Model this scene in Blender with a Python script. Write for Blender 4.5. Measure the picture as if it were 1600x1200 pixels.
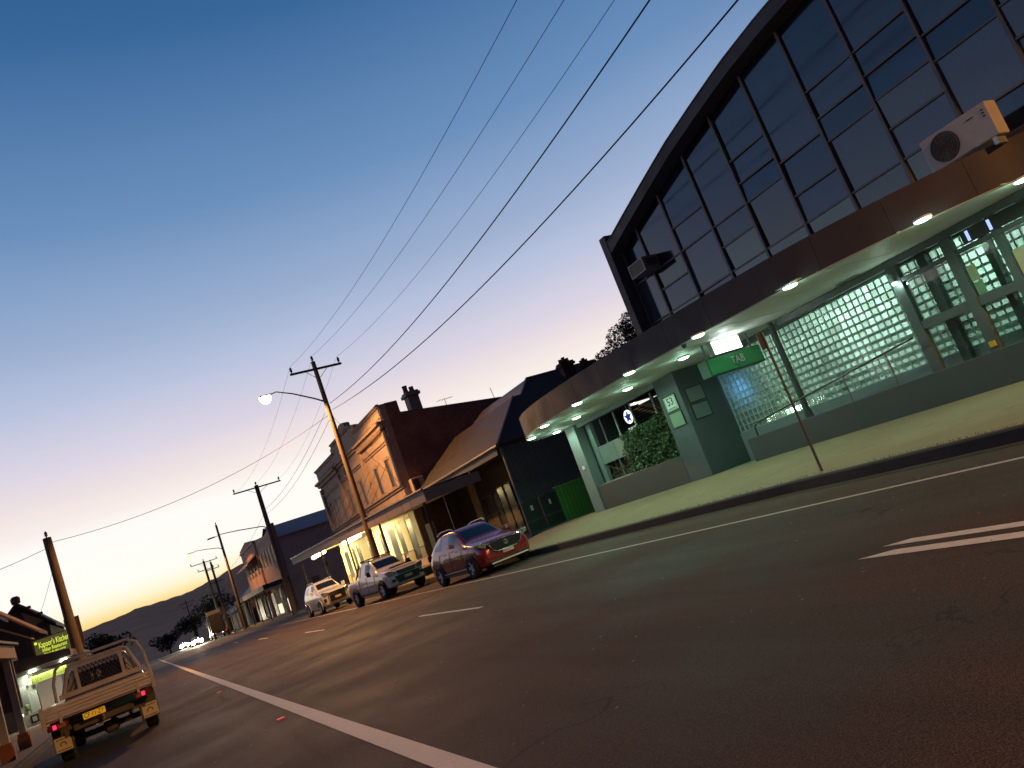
import bpy, bmesh, math, random
from mathutils import Vector, Matrix
random.seed(7)
for _o in list(bpy.data.objects): bpy.data.objects.remove(_o)
SC = bpy.context.scene
COL = SC.collection
PI = math.pi

# ------------------------------------------------------------ camera
YAW, PIT, ROL = math.radians(28.98459), math.radians(9.297166), math.radians(-20.386784)
_f = Vector((math.sin(YAW)*math.cos(PIT), math.cos(YAW)*math.cos(PIT), math.sin(PIT)))
_r = Vector((math.cos(YAW), -math.sin(YAW), 0)); _u = _r.cross(_f)
_r2 = _r*math.cos(ROL)+_u*math.sin(ROL); _u2 = -_r*math.sin(ROL)+_u*math.cos(ROL)
cd = bpy.data.cameras.new('camera'); cam = bpy.data.objects.new('camera', cd); COL.objects.link(cam)
cam.matrix_world = Matrix(((_r2.x,_u2.x,-_f.x,0),(_r2.y,_u2.y,-_f.y,0),(_r2.z,_u2.z,-_f.z,1.45),(0,0,0,1)))
cd.sensor_width = 36; cd.lens = 36*1214.66/1600; cd.clip_start = .05; cd.clip_end = 9000
SC.camera = cam

# ------------------------------------------------------------ dusk sky
W = bpy.data.worlds.new('World'); SC.world = W; W.use_nodes = True
nt = W.node_tree; N = nt.nodes; LK = nt.links; N.clear()
SUN_AZ = math.radians(-6)                     # the sun has set just left of the end of the street
def wn(t, **k):
    n = N.new(t)
    for a, b in k.items(): setattr(n, a, b)
    return n
def wmath(op, a, b=None, clamp=False):
    n = wn('ShaderNodeMath', operation=op, use_clamp=clamp)
    for i, v in enumerate((a, b)):
        if v is None: continue
        if isinstance(v, (int, float)): n.inputs[i].default_value = v
        else: LK.new(v, n.inputs[i])
    return n.outputs[0]
def wramp(fac, stops):
    n = wn('ShaderNodeValToRGB'); LK.new(fac, n.inputs[0]); e = n.color_ramp.elements
    while len(e) < len(stops): e.new(.5)
    for i, (p, c) in enumerate(stops): e[i].position = p; e[i].color = (*c, 1)
    return n.outputs[0]
tc = wn('ShaderNodeTexCoord'); sx = wn('ShaderNodeSeparateXYZ'); LK.new(tc.outputs['Generated'], sx.inputs[0])
el = wmath('DIVIDE', wmath('ARCSINE', sx.outputs[2]), PI/2, True)          # 0 horizon .. 1 zenith
hx = wmath('ADD', wmath('MULTIPLY', sx.outputs[0], math.sin(SUN_AZ)), wmath('MULTIPLY', sx.outputs[1], math.cos(SUN_AZ)))
hl = wmath('SQRT', wmath('MAXIMUM', wmath('SUBTRACT', 1, wmath('MULTIPLY', sx.outputs[2], sx.outputs[2])), 1e-4))
caz = wmath('DIVIDE', hx, hl)                                              # cos of the azimuth from the sunset
D = 90.
rA = wramp(el, [(0/D,(0.9131,0.3515,0.0908)),(2.3/D,(0.956,0.4851,0.1274)),(3/D,(1.0,0.7305,0.2831)),(3.7/D,(1.0,0.9301,0.6584)),(4.8/D,(1.027,1.0,0.9131)),(8.2/D,(1.0089,0.9823,0.9387)),(9.4/D,(0.956,0.8632,0.807)),(11/D,(0.8714,0.7605,0.7682)),(13/D,(0.7157,0.6654,0.7682)),(16.8/D,(0.4969,0.552,0.7305)),(20.5/D,(0.3325,0.4342,0.6376)),(27.7/D,(0.147,0.2789,0.5089)),(38.3/D,(0.0423,0.1384,0.3278)),(50/D,(0.0144,0.0648,0.1946)),(90/D,(0.003,0.0116,0.0513))])
rB = wramp(el, [(0/D,(0.1878,0.0887,0.0887)),(6/D,(0.2232,0.1384,0.1559)),(11/D,(0.2232,0.1878,0.2462)),(18/D,(0.1384,0.1746,0.2961)),(27.7/D,(0.0648,0.1329,0.2705)),(38.3/D,(0.0252,0.0802,0.2016)),(50/D,(0.011,0.0452,0.1384)),(90/D,(0.003,0.0116,0.0513))])
rC = wramp(el, [(0/D,(0.0685,0.0395,0.0545)),(12/D,(0.0578,0.0409,0.0762)),(30/D,(0.0194,0.0307,0.0762)),(90/D,(0.003,0.0116,0.0513))])
def wmix(f, a, b):
    n = wn('ShaderNodeMix', data_type='RGBA'); LK.new(f, n.inputs[0]); LK.new(a, n.inputs[6]); LK.new(b, n.inputs[7]); return n.outputs[2]
def wmap(v, a, b):
    n = wn('ShaderNodeMapRange', interpolation_type='SMOOTHSTEP'); LK.new(v, n.inputs[0]); n.inputs[1].default_value = a; n.inputs[2].default_value = b; return n.outputs[0]
sky = wmix(wmap(caz, .05, -.7), wmix(wmap(caz, .62, .05), rA, rB), rC)
# thin uneven haze: a few per cent of variation, drawn out along the horizon
hm = wn('ShaderNodeMapping'); hm.inputs['Scale'].default_value = (2.2, 2.2, 16); LK.new(tc.outputs['Generated'], hm.inputs[0])
hz = wn('ShaderNodeTexNoise'); hz.inputs['Scale'].default_value = 1.6; hz.inputs['Detail'].default_value = 5; LK.new(hm.outputs[0], hz.inputs['Vector'])
hr_ = wn('ShaderNodeMapRange'); hr_.inputs[1].default_value = .3; hr_.inputs[2].default_value = .7; hr_.inputs[3].default_value = .988; hr_.inputs[4].default_value = 1.012; LK.new(hz.outputs[0], hr_.inputs[0])
bg = wn('ShaderNodeBackground'); LK.new(hr_.outputs[0], bg.inputs[1]); LK.new(sky, bg.inputs[0])
LK.new(bg.outputs[0], wn('ShaderNodeOutputWorld').inputs[0])

# the last of the afterglow: a very weak, very wide sun at the horizon in the same direction
sd = bpy.data.lights.new('sun', 'SUN'); sd.energy = .05; sd.angle = math.radians(25); sd.color = (1, .62, .38)
sun = bpy.data.objects.new('sun', sd); COL.objects.link(sun)
sun.rotation_euler = (Vector((-math.sin(SUN_AZ), -math.cos(SUN_AZ), -math.tan(math.radians(4))))).to_track_quat('-Z', 'Y').to_euler()

V = SC.view_settings; V.view_transform = 'Standard'; V.look = 'None'; V.exposure = 0; V.gamma = 1; V.use_curve_mapping = False
SC.render.engine = 'CYCLES'; CY = SC.cycles
CY.max_bounces = 6; CY.diffuse_bounces = 3; CY.glossy_bounces = 3; CY.transmission_bounces = 5; CY.transparent_max_bounces = 8
CY.sample_clamp_indirect = 3; CY.caustics_reflective = False; CY.caustics_refractive = False; CY.use_denoising = True

# ------------------------------------------------------------ materials
MATS = {}
def mat(name, col=(.5,.5,.5), rough=.7, metal=0, var=.0, vscale=4., bump=0., bscale=40., emit=None, estr=0., spec=.5, coat=0., stain=None, stretch=None, rnd=0., tint=None):
    if name in MATS: return MATS[name]
    m = bpy.data.materials.new(name); MATS[name] = m; m.use_nodes = True
    n = m.node_tree.nodes; l = m.node_tree.links; b = n['Principled BSDF']
    b.inputs['Base Color'].default_value = (*col, 1); b.inputs['Roughness'].default_value = rough; b.inputs['Metallic'].default_value = metal
    b.inputs['Specular IOR Level'].default_value = spec; b.inputs['Coat Weight'].default_value = coat
    if tint: b.inputs['Specular Tint'].default_value = (*tint, 1)
    if emit: b.inputs['Emission Color'].default_value = (*emit, 1); b.inputs['Emission Strength'].default_value = estr
    if var or bump or stain or rnd:
        t = n.new('ShaderNodeTexCoord'); vec = t.outputs['Object']
        if stretch:
            mp = n.new('ShaderNodeMapping'); mp.inputs['Scale'].default_value = stretch; l.new(vec, mp.inputs[0]); vec = mp.outputs[0]
        cur = None
        if var:
            z = n.new('ShaderNodeTexNoise'); z.inputs['Scale'].default_value = vscale; z.inputs['Detail'].default_value = 6; z.inputs['Roughness'].default_value = .62; l.new(vec, z.inputs['Vector'])
            r = n.new('ShaderNodeMapRange'); r.inputs[1].default_value = .28; r.inputs[2].default_value = .72; r.inputs[3].default_value = 1-var; r.inputs[4].default_value = 1+var; l.new(z.outputs[0], r.inputs[0])
            x = n.new('ShaderNodeVectorMath'); x.operation = 'SCALE'; x.inputs[0].default_value = col; l.new(r.outputs[0], x.inputs[3]); cur = x.outputs[0]
            rr = n.new('ShaderNodeMapRange'); rr.inputs[1].default_value = .3; rr.inputs[2].default_value = .7; rr.inputs[3].default_value = max(rough-.12,.02); rr.inputs[4].default_value = min(rough+.12,1); l.new(z.outputs[0], rr.inputs[0]); l.new(rr.outputs[0], b.inputs['Roughness'])
        if rnd:
            oi = n.new('ShaderNodeObjectInfo'); r = n.new('ShaderNodeMapRange'); r.inputs[3].default_value = 1-rnd; r.inputs[4].default_value = 1+rnd; l.new(oi.outputs['Random'], r.inputs[0])
            x = n.new('ShaderNodeVectorMath'); x.operation = 'SCALE'; l.new(r.outputs[0], x.inputs[3])
            if cur is not None: l.new(cur, x.inputs[0])
            else: x.inputs[0].default_value = col
            cur = x.outputs[0]
        if stain:
            z = n.new('ShaderNodeTexNoise'); z.inputs['Scale'].default_value = stain[1]; z.inputs['Detail'].default_value = 8; z.inputs['Roughness'].default_value = .7; l.new(vec, z.inputs['Vector'])
            r = n.new('ShaderNodeMapRange'); r.inputs[1].default_value = stain[2]; r.inputs[2].default_value = stain[3]; l.new(z.outputs[0], r.inputs[0])
            x = n.new('ShaderNodeMix'); x.data_type = 'RGBA'; l.new(r.outputs[0], x.inputs[0]); x.inputs[7].default_value = (*stain[0], 1)
            if cur is not None: l.new(cur, x.inputs[6])
            else: x.inputs[6].default_value = (*col, 1)
            cur = x.outputs[2]
        if cur is not None: l.new(cur, b.inputs['Base Color'])
        if bump:
            z = n.new('ShaderNodeTexNoise'); z.inputs['Scale'].default_value = bscale; z.inputs['Detail'].default_value = 5; l.new(vec, z.inputs['Vector'])
            bp = n.new('ShaderNodeBump'); bp.inputs['Strength'].default_value = bump; bp.inputs['Distance'].default_value = .02; l.new(z.outputs[0], bp.inputs['Height']); l.new(bp.outputs[0], b.inputs['Normal'])
    return m
def glow(name, col, strength):
    if name in MATS: return MATS[name]
    m = bpy.data.materials.new(name); MATS[name] = m; m.use_nodes = True; n = m.node_tree.nodes; n.clear()
    e = n.new('ShaderNodeEmission'); e.inputs[0].default_value = (*col, 1); e.inputs[1].default_value = strength
    o = n.new('ShaderNodeOutputMaterial'); m.node_tree.links.new(e.outputs[0], o.inputs[0]); return m
def glass(name, col=(.02,.025,.035), rough=.03, rnd=.3):
    m = mat(name, col, rough, spec=.6, rnd=rnd); return m

# ------------------------------------------------------------ mesh building
class MB:
    def __init__(s): s.v = []; s.f = []
    def add(s, vs, fs):
        k = len(s.v); s.v += [tuple(p) for p in vs]; s.f += [tuple(i+k for i in f) for f in fs]; return s
    def box(s, x0, x1, y0, y1, z0, z1):
        x0, x1 = min(x0,x1), max(x0,x1); y0, y1 = min(y0,y1), max(y0,y1); z0, z1 = min(z0,z1), max(z0,z1)
        return s.add([(x0,y0,z0),(x1,y0,z0),(x1,y1,z0),(x0,y1,z0),(x0,y0,z1),(x1,y0,z1),(x1,y1,z1),(x0,y1,z1)],
                     [(0,3,2,1),(4,5,6,7),(0,1,5,4),(1,2,6,5),(2,3,7,6),(3,0,4,7)])
    def prism(s, poly, a, b, axis='z'):
        """poly of 2-D points extruded from a to b along axis (x: poly is (y,z); y: (x,z); z: (x,y))"""
        def P(p, t): return {'x': (t, p[0], p[1]), 'y': (p[0], t, p[1]), 'z': (p[0], p[1], t)}[axis]
        n = len(poly); vs = [P(p, a) for p in poly]+[P(p, b) for p in poly]
        return s.add(vs, [tuple(range(n))[::-1], tuple(range(n, 2*n))]+[(i, (i+1) % n, n+(i+1) % n, n+i) for i in range(n)])
    def quad(s, *p): return s.add(p, [tuple(range(len(p)))])
    def tube(s, path, r, n=8, cap=True, r1=None):
        path = [Vector(p) for p in path]; m = len(path); rings = []
        up = None
        for i, p in enumerate(path):
            d = (path[min(i+1, m-1)]-path[max(i-1, 0)]).normalized()
            if up is None or abs(up.dot(d)) > .98: up = Vector((0,0,1)) if abs(d.z) < .95 else Vector((1,0,0))
            a = d.cross(up).normalized(); b = a.cross(d); up = b
            rad = r if r1 is None else r+(r1-r)*i/(m-1)
            rings.append([p+(a*math.cos(2*PI*k/n)+b*math.sin(2*PI*k/n))*rad for k in range(n)])
        vs = [q for g in rings for q in g]; fs = []
        for i in range(m-1):
            for k in range(n): fs.append((i*n+k, (i+1)*n+k, (i+1)*n+(k+1) % n, i*n+(k+1) % n))
        if cap: fs += [tuple(range(n)), tuple(range((m-1)*n, m*n))[::-1]]
        return s.add(vs, fs)
    def lathe(s, prof, c=(0,0,0), n=20, axis='z'):
        vs = []; fs = []; m = len(prof)
        for r, h in prof:
            for k in range(n):
                a = 2*PI*k/n; x, y = r*math.cos(a), r*math.sin(a)
                q = {'z': (x, y, h), 'x': (h, x, y), 'y': (x, h, y)}[axis]
                vs.append((q[0]+c[0], q[1]+c[1], q[2]+c[2]))
        for i in range(m-1):
            for k in range(n): fs.append((i*n+k, i*n+(k+1) % n, (i+1)*n+(k+1) % n, (i+1)*n+k))
        if prof[0][0] > 1e-6: fs.append(tuple(range(n))[::-1])
        if prof[-1][0] > 1e-6: fs.append(tuple(range((m-1)*n, m*n)))
        return s.add(vs, fs)
    def build(s, name, m, parent=None, smooth=False, bevel=0, fix=True):
        me = bpy.data.meshes.new(name); o = bpy.data.objects.new(name, me)
        off = Vector((0,0,0)) if parent is None else wloc(parent)
        me.from_pydata([tuple(Vector(p)-off) for p in s.v], [], s.f)
        if fix:
            bm = bmesh.new(); bm.from_mesh(me); bmesh.ops.recalc_face_normals(bm, faces=bm.faces); bm.to_mesh(me); bm.free()
        if smooth:
            me.polygons.foreach_set('use_smooth', [True]*len(me.polygons))
            me.set_sharp_from_angle(angle=math.radians(40))
        me.materials.append(m); COL.objects.link(o)
        if parent: o.parent = parent
        if bevel:
            b = o.modifiers.new('bevel', 'BEVEL'); b.width = bevel; b.segments = 2; b.limit_method = 'ANGLE'
        return o
def wloc(o):
    p = Vector((0,0,0))
    while o is not None: p += o.location; o = o.parent
    return p
def tag(o, label=None, cat=None, group=None, kind=None):
    for k, v in (('label', label), ('category', cat), ('group', group), ('kind', kind)):
        if v: o[k] = v
    return o
def thing(name, label, cat, loc=(0,0,0), group=None):
    o = bpy.data.objects.new(name, None); COL.objects.link(o); o.location = loc; o.empty_display_size = .3
    return tag(o, label, cat, group)
def struct(o): o['kind'] = 'structure'; return o
def copy_tree(o, parent=None):
    c = o.copy(); COL.objects.link(c); c.parent = parent
    for ch in o.children: copy_tree(ch, c)
    return c
def point(name, loc, power, col, rad=.1, parent=None):
    d = bpy.data.lights.new(name, 'POINT'); d.energy = power; d.color = col; d.shadow_soft_size = rad
    o = bpy.data.objects.new(name, d); COL.objects.link(o)
    o.location = Vector(loc)-(wloc(parent) if parent else Vector((0,0,0)))
    if parent: o.parent = parent
    return o
def spot(name, loc, power, col, deg, rad, parent, blend=.12):
    d = bpy.data.lights.new(name, 'SPOT'); d.energy = power; d.color = col; d.spot_size = math.radians(deg); d.spot_blend = blend; d.shadow_soft_size = rad
    o = bpy.data.objects.new(name, d); COL.objects.link(o); o.location = Vector(loc)-wloc(parent); o.parent = parent; return o
def area(name, loc, direction, sx_, sy_, power, col, parent=None, spread=PI, up=None):
    d = bpy.data.lights.new(name, 'AREA'); d.shape = 'RECTANGLE'; d.size = sx_; d.size_y = sy_; d.energy = power; d.color = col; d.spread = spread
    o = bpy.data.objects.new(name, d); COL.objects.link(o)
    z = -Vector(direction).normalized(); x = Vector(up or (0,1,0)); x = (x-z*x.dot(z)).normalized(); y = z.cross(x)
    L = Vector(loc)-(wloc(parent) if parent else Vector((0,0,0)))
    if parent: o.parent = parent
    o.matrix_local = Matrix(((x.x,y.x,z.x,L.x),(x.y,y.y,z.y,L.y),(x.z,y.z,z.z,L.z),(0,0,0,1)))
    return o
def text(s, name, size, m, loc, right, up, parent=None, ext=.006, align='CENTER', sxy=(1,1), shear=0):
    cu = bpy.data.curves.new(name, 'FONT'); cu.body = s; cu.size = size; cu.extrude = ext; cu.align_x = align; cu.align_y = 'CENTER'; cu.shear = shear; cu.resolution_u = 3
    t = bpy.data.objects.new('tmp', cu); COL.objects.link(t)
    dg = bpy.context.evaluated_depsgraph_get(); me = bpy.data.meshes.new_from_object(t.evaluated_get(dg))
    bpy.data.objects.remove(t)
    r = Vector(right).normalized(); u_ = Vector(up).normalized(); w = r.cross(u_)
    off = wloc(parent) if parent else Vector((0,0,0))
    L = Vector(loc)-off
    me.transform(Matrix(((r.x*sxy[0],u_.x*sxy[1],w.x,L.x),(r.y*sxy[0],u_.y*sxy[1],w.y,L.y),(r.z*sxy[0],u_.z*sxy[1],w.z,L.z),(0,0,0,1))))
    me.materials.clear(); me.materials.append(m); me.name = name
    o = bpy.data.objects.new(name, me); COL.objects.link(o)
    if parent: o.parent = parent
    return o
def lerp(a, b, t): return a+(b-a)*t
def interp(tab, x):
    if x <= tab[0][0]: return tab[0][1]
    for (a, va), (b, vb) in zip(tab, tab[1:]):
        if x <= b: return va+(vb-va)*(x-a)/(b-a)
    return tab[-1][1]
def leaves(name, m, parent, pts, size, seed=0, jitter=.5, aspect=.5):
    """many small folded leaf faces at the given points"""
    R = random.Random(seed); b = MB()
    for p in pts:
        p = Vector(p); s = size*R.uniform(.6, 1.3)
        d = Vector((R.gauss(0,1), R.gauss(0,1), R.gauss(0,.8))).normalized(); w = d.cross(Vector((R.gauss(0,1), R.gauss(0,1), R.gauss(0,1)))).normalized()
        nn = d.cross(w)
        b.add([p-d*s*.5, p+w*s*aspect*.5+nn*s*.1, p+d*s*.5, p-w*s*aspect*.5+nn*s*.1], [(0,1,2),(0,2,3)])
    return b.build(name, m, parent, fix=False)
def blob_pts(c, rad, n, R, hollow=.35):
    out = []
    while len(out) < n:
        p = Vector((R.uniform(-1,1), R.uniform(-1,1), R.uniform(-1,1)))
        if hollow < p.length <= 1: out.append((c[0]+p.x*rad[0], c[1]+p.y*rad[1], c[2]+p.z*rad[2]))
    return out

# ------------------------------------------------------------ common materials
CREAM = mat('cream_paint', (.55,.48,.36), .7, var=.08, vscale=3)
DARKSTEEL = mat('dark_painted_steel', (.045,.05,.055), .5, var=.15, vscale=5)
BLACK = mat('black_plastic', (.012,.012,.013), .5)
RUBBER = mat('tyre_rubber', (.018,.018,.018), .85, bump=.3, bscale=60)
ALLOY = mat('alloy_metal', (.78,.78,.80), .35, metal=.1)
CHROME = mat('chrome', (.7,.7,.72), .12, metal=1)
GLASS = glass('window_glass')
CARGLASS = mat('car_glass', (.012,.016,.024), .02, spec=.8)
WOODPOLE = mat('weathered_timber_pole', (.13,.10,.075), .85, var=.35, vscale=6, bump=.6, bscale=14, stretch=(6,6,.4))
GALV = mat('galvanised_steel', (.32,.33,.34), .45, metal=.7, var=.15, vscale=8)
WIRE = mat('black_wire', (.01,.01,.012), .6)
PORCELAIN = mat('brown_porcelain', (.06,.035,.025), .25)
# ============================================================ SETTING
def gz(y):           # the street is level, then drops away over a crest
    return 0. if y < 185 else -7*(1-math.cos(min((y-185)/160, 1)*PI))/2
YS = [-60,-20,0,5,8,10,12,14,16,18,20,23,26,30,35,40,50,60,75,90,105,120,140,160,175,185,195,205,215,230,245,260,280,300,345]
KX = [(-60,10.9),(5,11.05),(7,11.2),(9.5,11.5),(12,11.9),(16,12.05),(20,12.15),(26,12.3),(50,12.5),(400,12.5)]
def kx(y): return interp(KX, y)

# ground: one big sheet with the same profile, out to the horizon
b = MB(); yy = [-3000,-400]+YS+[420,600,1000,2000,4000,8000]; xx = [-5000,-600,-60,-8,20,60,600,5000]
for y in yy:
    for x in xx: b.v.append((x, y, gz(y)-.06))
for i in range(len(yy)-1):
    for j in range(len(xx)-1):
        k = i*len(xx)+j; b.f.append((k, k+1, k+1+len(xx), k+len(xx)))
struct(b.build('ground', mat('dry_ground', (.06,.055,.035), .95, var=.4, vscale=.3, bump=.5, bscale=3)))

def asphalt():
    m = bpy.data.materials.new('asphalt'); m.use_nodes = True; n = m.node_tree.nodes; l = m.node_tree.links; p = n['Principled BSDF']
    t = n.new('ShaderNodeTexCoord').outputs['Object']
    def noise(s, d=6, r=.6, vec=t):
        z = n.new('ShaderNodeTexNoise'); z.inputs['Scale'].default_value = s; z.inputs['Detail'].default_value = d; z.inputs['Roughness'].default_value = r; l.new(vec, z.inputs['Vector']); return z.outputs[0]
    def rng(v, a, b_, c, d):
        z = n.new('ShaderNodeMapRange'); l.new(v, z.inputs[0])
        for i, q in enumerate((a, b_, c, d)): z.inputs[1+i].default_value = q
        return z.outputs[0]
    def mul(a, b_):
        z = n.new('ShaderNodeMath'); z.operation = 'MULTIPLY'; l.new(a, z.inputs[0]); l.new(b_, z.inputs[1]); return z.outputs[0]
    mp = n.new('ShaderNodeMapping'); mp.inputs['Scale'].default_value = (1.1,.06,1); l.new(t, mp.inputs[0])
    streak = rng(noise(1.0, 4, .6, mp.outputs[0]), .3, .7, .72, 1.3)           # wheel paths along the street
    patch = rng(noise(.35, 6, .65), .35, .7, .78, 1.25)
    grain = mul(rng(noise(95, 2, .8), .40, .62, .30, 1.75), rng(noise(30, 4, .7), .35, .66, .70, 1.32))
    vo = n.new('ShaderNodeTexVoronoi'); vo.inputs['Scale'].default_value = 46; l.new(t, vo.inputs['Vector'])
    sp = rng(vo.outputs['Color'], .955, .985, 0, 1)                            # pale stones in the seal
    vc = n.new('ShaderNodeTexVoronoi'); vc.feature = 'DISTANCE_TO_EDGE'; vc.inputs['Scale'].default_value = .42
    wob = n.new('ShaderNodeVectorMath'); wob.operation = 'MULTIPLY_ADD'; nzv = n.new('ShaderNodeTexNoise'); nzv.inputs['Scale'].default_value = 1.6; nzv.inputs['Detail'].default_value = 6; l.new(t, nzv.inputs['Vector']); l.new(nzv.outputs['Color'], wob.inputs[0]); wob.inputs[1].default_value = (1.6,1.6,0); l.new(t, wob.inputs[2]); l.new(wob.outputs[0], vc.inputs['Vector'])
    crack = rng(vc.outputs['Distance'], .002, .010, .42, 1.)                    # fine old cracks, only in places
    gate = rng(noise(.22, 3, .5), .50, .58, 0, 1)
    cm = n.new('ShaderNodeMix'); cm.data_type = 'FLOAT'; l.new(gate, cm.inputs[0]); cm.inputs[2].default_value = 1.; l.new(crack, cm.inputs[3])
    base = mul(mul(mul(streak, patch), grain), cm.outputs[0])
    x = n.new('ShaderNodeVectorMath'); x.operation = 'SCALE'; x.inputs[0].default_value = (.066,.043,.035); l.new(base, x.inputs[3])
    mx = n.new('ShaderNodeMix'); mx.data_type = 'RGBA'; l.new(sp, mx.inputs[0]); l.new(x.outputs[0], mx.inputs[6]); mx.inputs[7].default_value = (.23,.19,.165,1)
    l.new(mx.outputs[2], p.inputs['Base Color'])
    l.new(rng(patch, .8, 1.2, .66, .86), p.inputs['Roughness']); p.inputs['Specular IOR Level'].default_value = .22
    bp = n.new('ShaderNodeBump'); bp.inputs['Strength'].default_value = .75; bp.inputs['Distance'].default_value = .012; l.new(noise(95, 4, .7), bp.inputs['Height']); l.new(bp.outputs[0], p.inputs['Normal'])
    return m
b = MB(); cols = [-2.95,-1,2,5,8]
for y in YS:
    for x in cols+[kx(y)]: b.v.append((x, y, gz(y)))
w = len(cols)+1
for i in range(len(YS)-1):
    for j in range(w-1): k = i*w+j; b.f.append((k, k+1, k+1+w, k+w))
road = struct(b.build('road', asphalt()))

def worn_paint(name, c, wear):
    m = mat(name, c, .7, var=.12, vscale=9, stain=((.06,.052,.05), 26, wear, wear+.12)); return m
PAINT = worn_paint('road_paint', (.62,.60,.56), .60); PAINT2 = worn_paint('thin_road_paint', (.48,.44,.40), .56)
def stripe(name, x0, x1, y0, y1, m, z=.004, taper=0, seg=14):
    b = MB(); R = random.Random(hash((round(x0*10), round(y0)))&255)
    n = max(1, int((y1-y0)/seg)) if y1-y0 > seg else 6
    for i in range(n+1):
        y = lerp(y0, y1, i/n); j = .006
        for x in (x0+R.uniform(-j, j), x1+R.uniform(-j, j)): b.v.append((x, y, gz(y)+z))
    if taper:       # the line ends on a slant
        x, y, q = b.v[-2]; b.v[-2] = (x, y+taper, q)
    for i in range(n): b.f.append((2*i, 2*i+1, 2*i+3, 2*i+2))
    return b.build(name, m, road)
stripe('parking_line', 1.55, 1.74, -8, 240, PAINT)
stripe('edge_line', 9.60, 9.73, -30, 240, PAINT2)
stripe('centre_line', 5.80, 5.98, -30, 5.15, PAINT, taper=.28); stripe('centre_line', 6.16, 6.32, -30, 5.2, PAINT, taper=.22)
for y in (15.4, 31.8, 48.2, 64.6, 81, 97.4, 113.8): stripe('centre_dash', 5.98, 6.10, y, y+4.2, PAINT)
for x, y in ((1.35, 11.9), (1.28, 21.5)):      # raised pavement markers
    b = MB(); b.prism([(-.05,0),(.05,0),(.035,.018),(-.035,.018)], -.05, .05, 'x'); o = b.build('pavement_marker', mat('red_reflector', (.5,.03,.03), .25, emit=(1,.05,.06), estr=.25), road); o.location = (x, y, .004)  # own emission stands in for light the reflectors throw back
# red wet-looking leaf litter / pebbles on the bitumen
R = random.Random(3); b = MB()
for i in range(260):
    x, y = R.uniform(-2.5, 11), R.uniform(2.5, 26); s = R.uniform(.006, .02); a = R.uniform(0, PI); q = R.uniform(.004,.012)
    ca, sa = math.cos(a)*s, math.sin(a)*s
    b.add([(x-ca*1.8,y-sa*1.8,.001),(x+sa,y-ca,.001),(x+ca*1.8,y+sa*1.8,.001),(x-sa,y+ca,.001),(x,y,q)], [(0,1,4),(1,2,4),(2,3,4),(3,0,4)])
tag(b.build('road_grit', mat('pale_grit', (.22,.19,.16), .9), None), 'scattered pale grit and leaf crumbs on the asphalt', 'grit', kind='stuff')

# right kerb and footpath
CONC = mat('old_concrete', (.235,.215,.135), .9, var=.16, vscale=1.0, bump=.45, bscale=30, stain=((.13,.125,.07), 4.5, .56, .74), stretch=(1,.6,1))
KERBM = mat('kerb_concrete', (.05,.047,.042), .9, var=.3, vscale=3, bump=.5, bscale=25)
def kerb(name, side):
    b = MB(); n = 0
    for y in YS:
        x = kx(y) if side > 0 else -2.95; g = gz(y)
        for dx, z in ((-.30,.006),(0,-.012),(.03,.17),(.06,.20),(.17,.205),(.17,-.1)):
            b.v.append((x+side*dx, y, g+z+(.005 if side > 0 else -.04 if z > .1 else .005)))
    for i in range(len(YS)-1):
        for j in range(5): k = i*6+j; b.f.append((k, k+1, k+7, k+6))
    return struct(b.build(name, KERBM, fix=False))
kerb('kerb_right', 1); kerb('kerb_left', -1)
def path_right():
    b = MB(); ys = [y for y in YS if y <= 345]; w = 5
    for y in ys:
        k0 = kx(y)+.165; top = interp([(5,.50),(9,.52),(17,.60),(26,.58),(34,.55),(44,.30),(400,.28)], y)
        for t in (0, .25, .6, 1, 1.35): b.v.append((lerp(k0, 15.93, t), y, gz(y)+lerp(.203, top, min(t,1))+.01*math.sin(y*1.3+t*5)*(0<t<1)))
    for i in range(len(ys)-1):
        for j in range(w-1): k = i*w+j; b.f.append((k, k+1, k+1+w, k+w))
    return struct(b.build('footpath_right', CONC, smooth=True))
path_right()
b = MB()
for y in YS:
    for x, z in ((-3.11,.155),(-4.5,.17),(-7.6,.2)): b.v.append((x, y, gz(y)+z))
for i in range(len(YS)-1):
    for j in range(2): k = i*3+j; b.f.append((k, k+1, k+4, k+3))
struct(b.build('footpath_left', mat('left_concrete', (.20,.19,.18), .9, var=.25, vscale=2, bump=.4, bscale=30)))

# grass and weeds along the kerb edge of the footpath
R = random.Random(11); b = MB()
for i in range(900):
    y = R.uniform(6, 34); x = kx(y)+.18+abs(R.gauss(0,.10)); h = R.uniform(.02,.06); a = R.uniform(0, PI)
    z = .20; dx, dy = math.cos(a)*.008, math.sin(a)*.008
    b.add([(x-dx,y-dy,z),(x+dx,y+dy,z),(x+R.gauss(0,.02),y+R.gauss(0,.02),z+h)], [(0,1,2)])
tag(b.build('kerb_weeds', mat('dry_grass', (.11,.11,.04), .9), fix=False), 'short weeds growing along the back of the kerb', 'weeds', kind='stuff')

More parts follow.
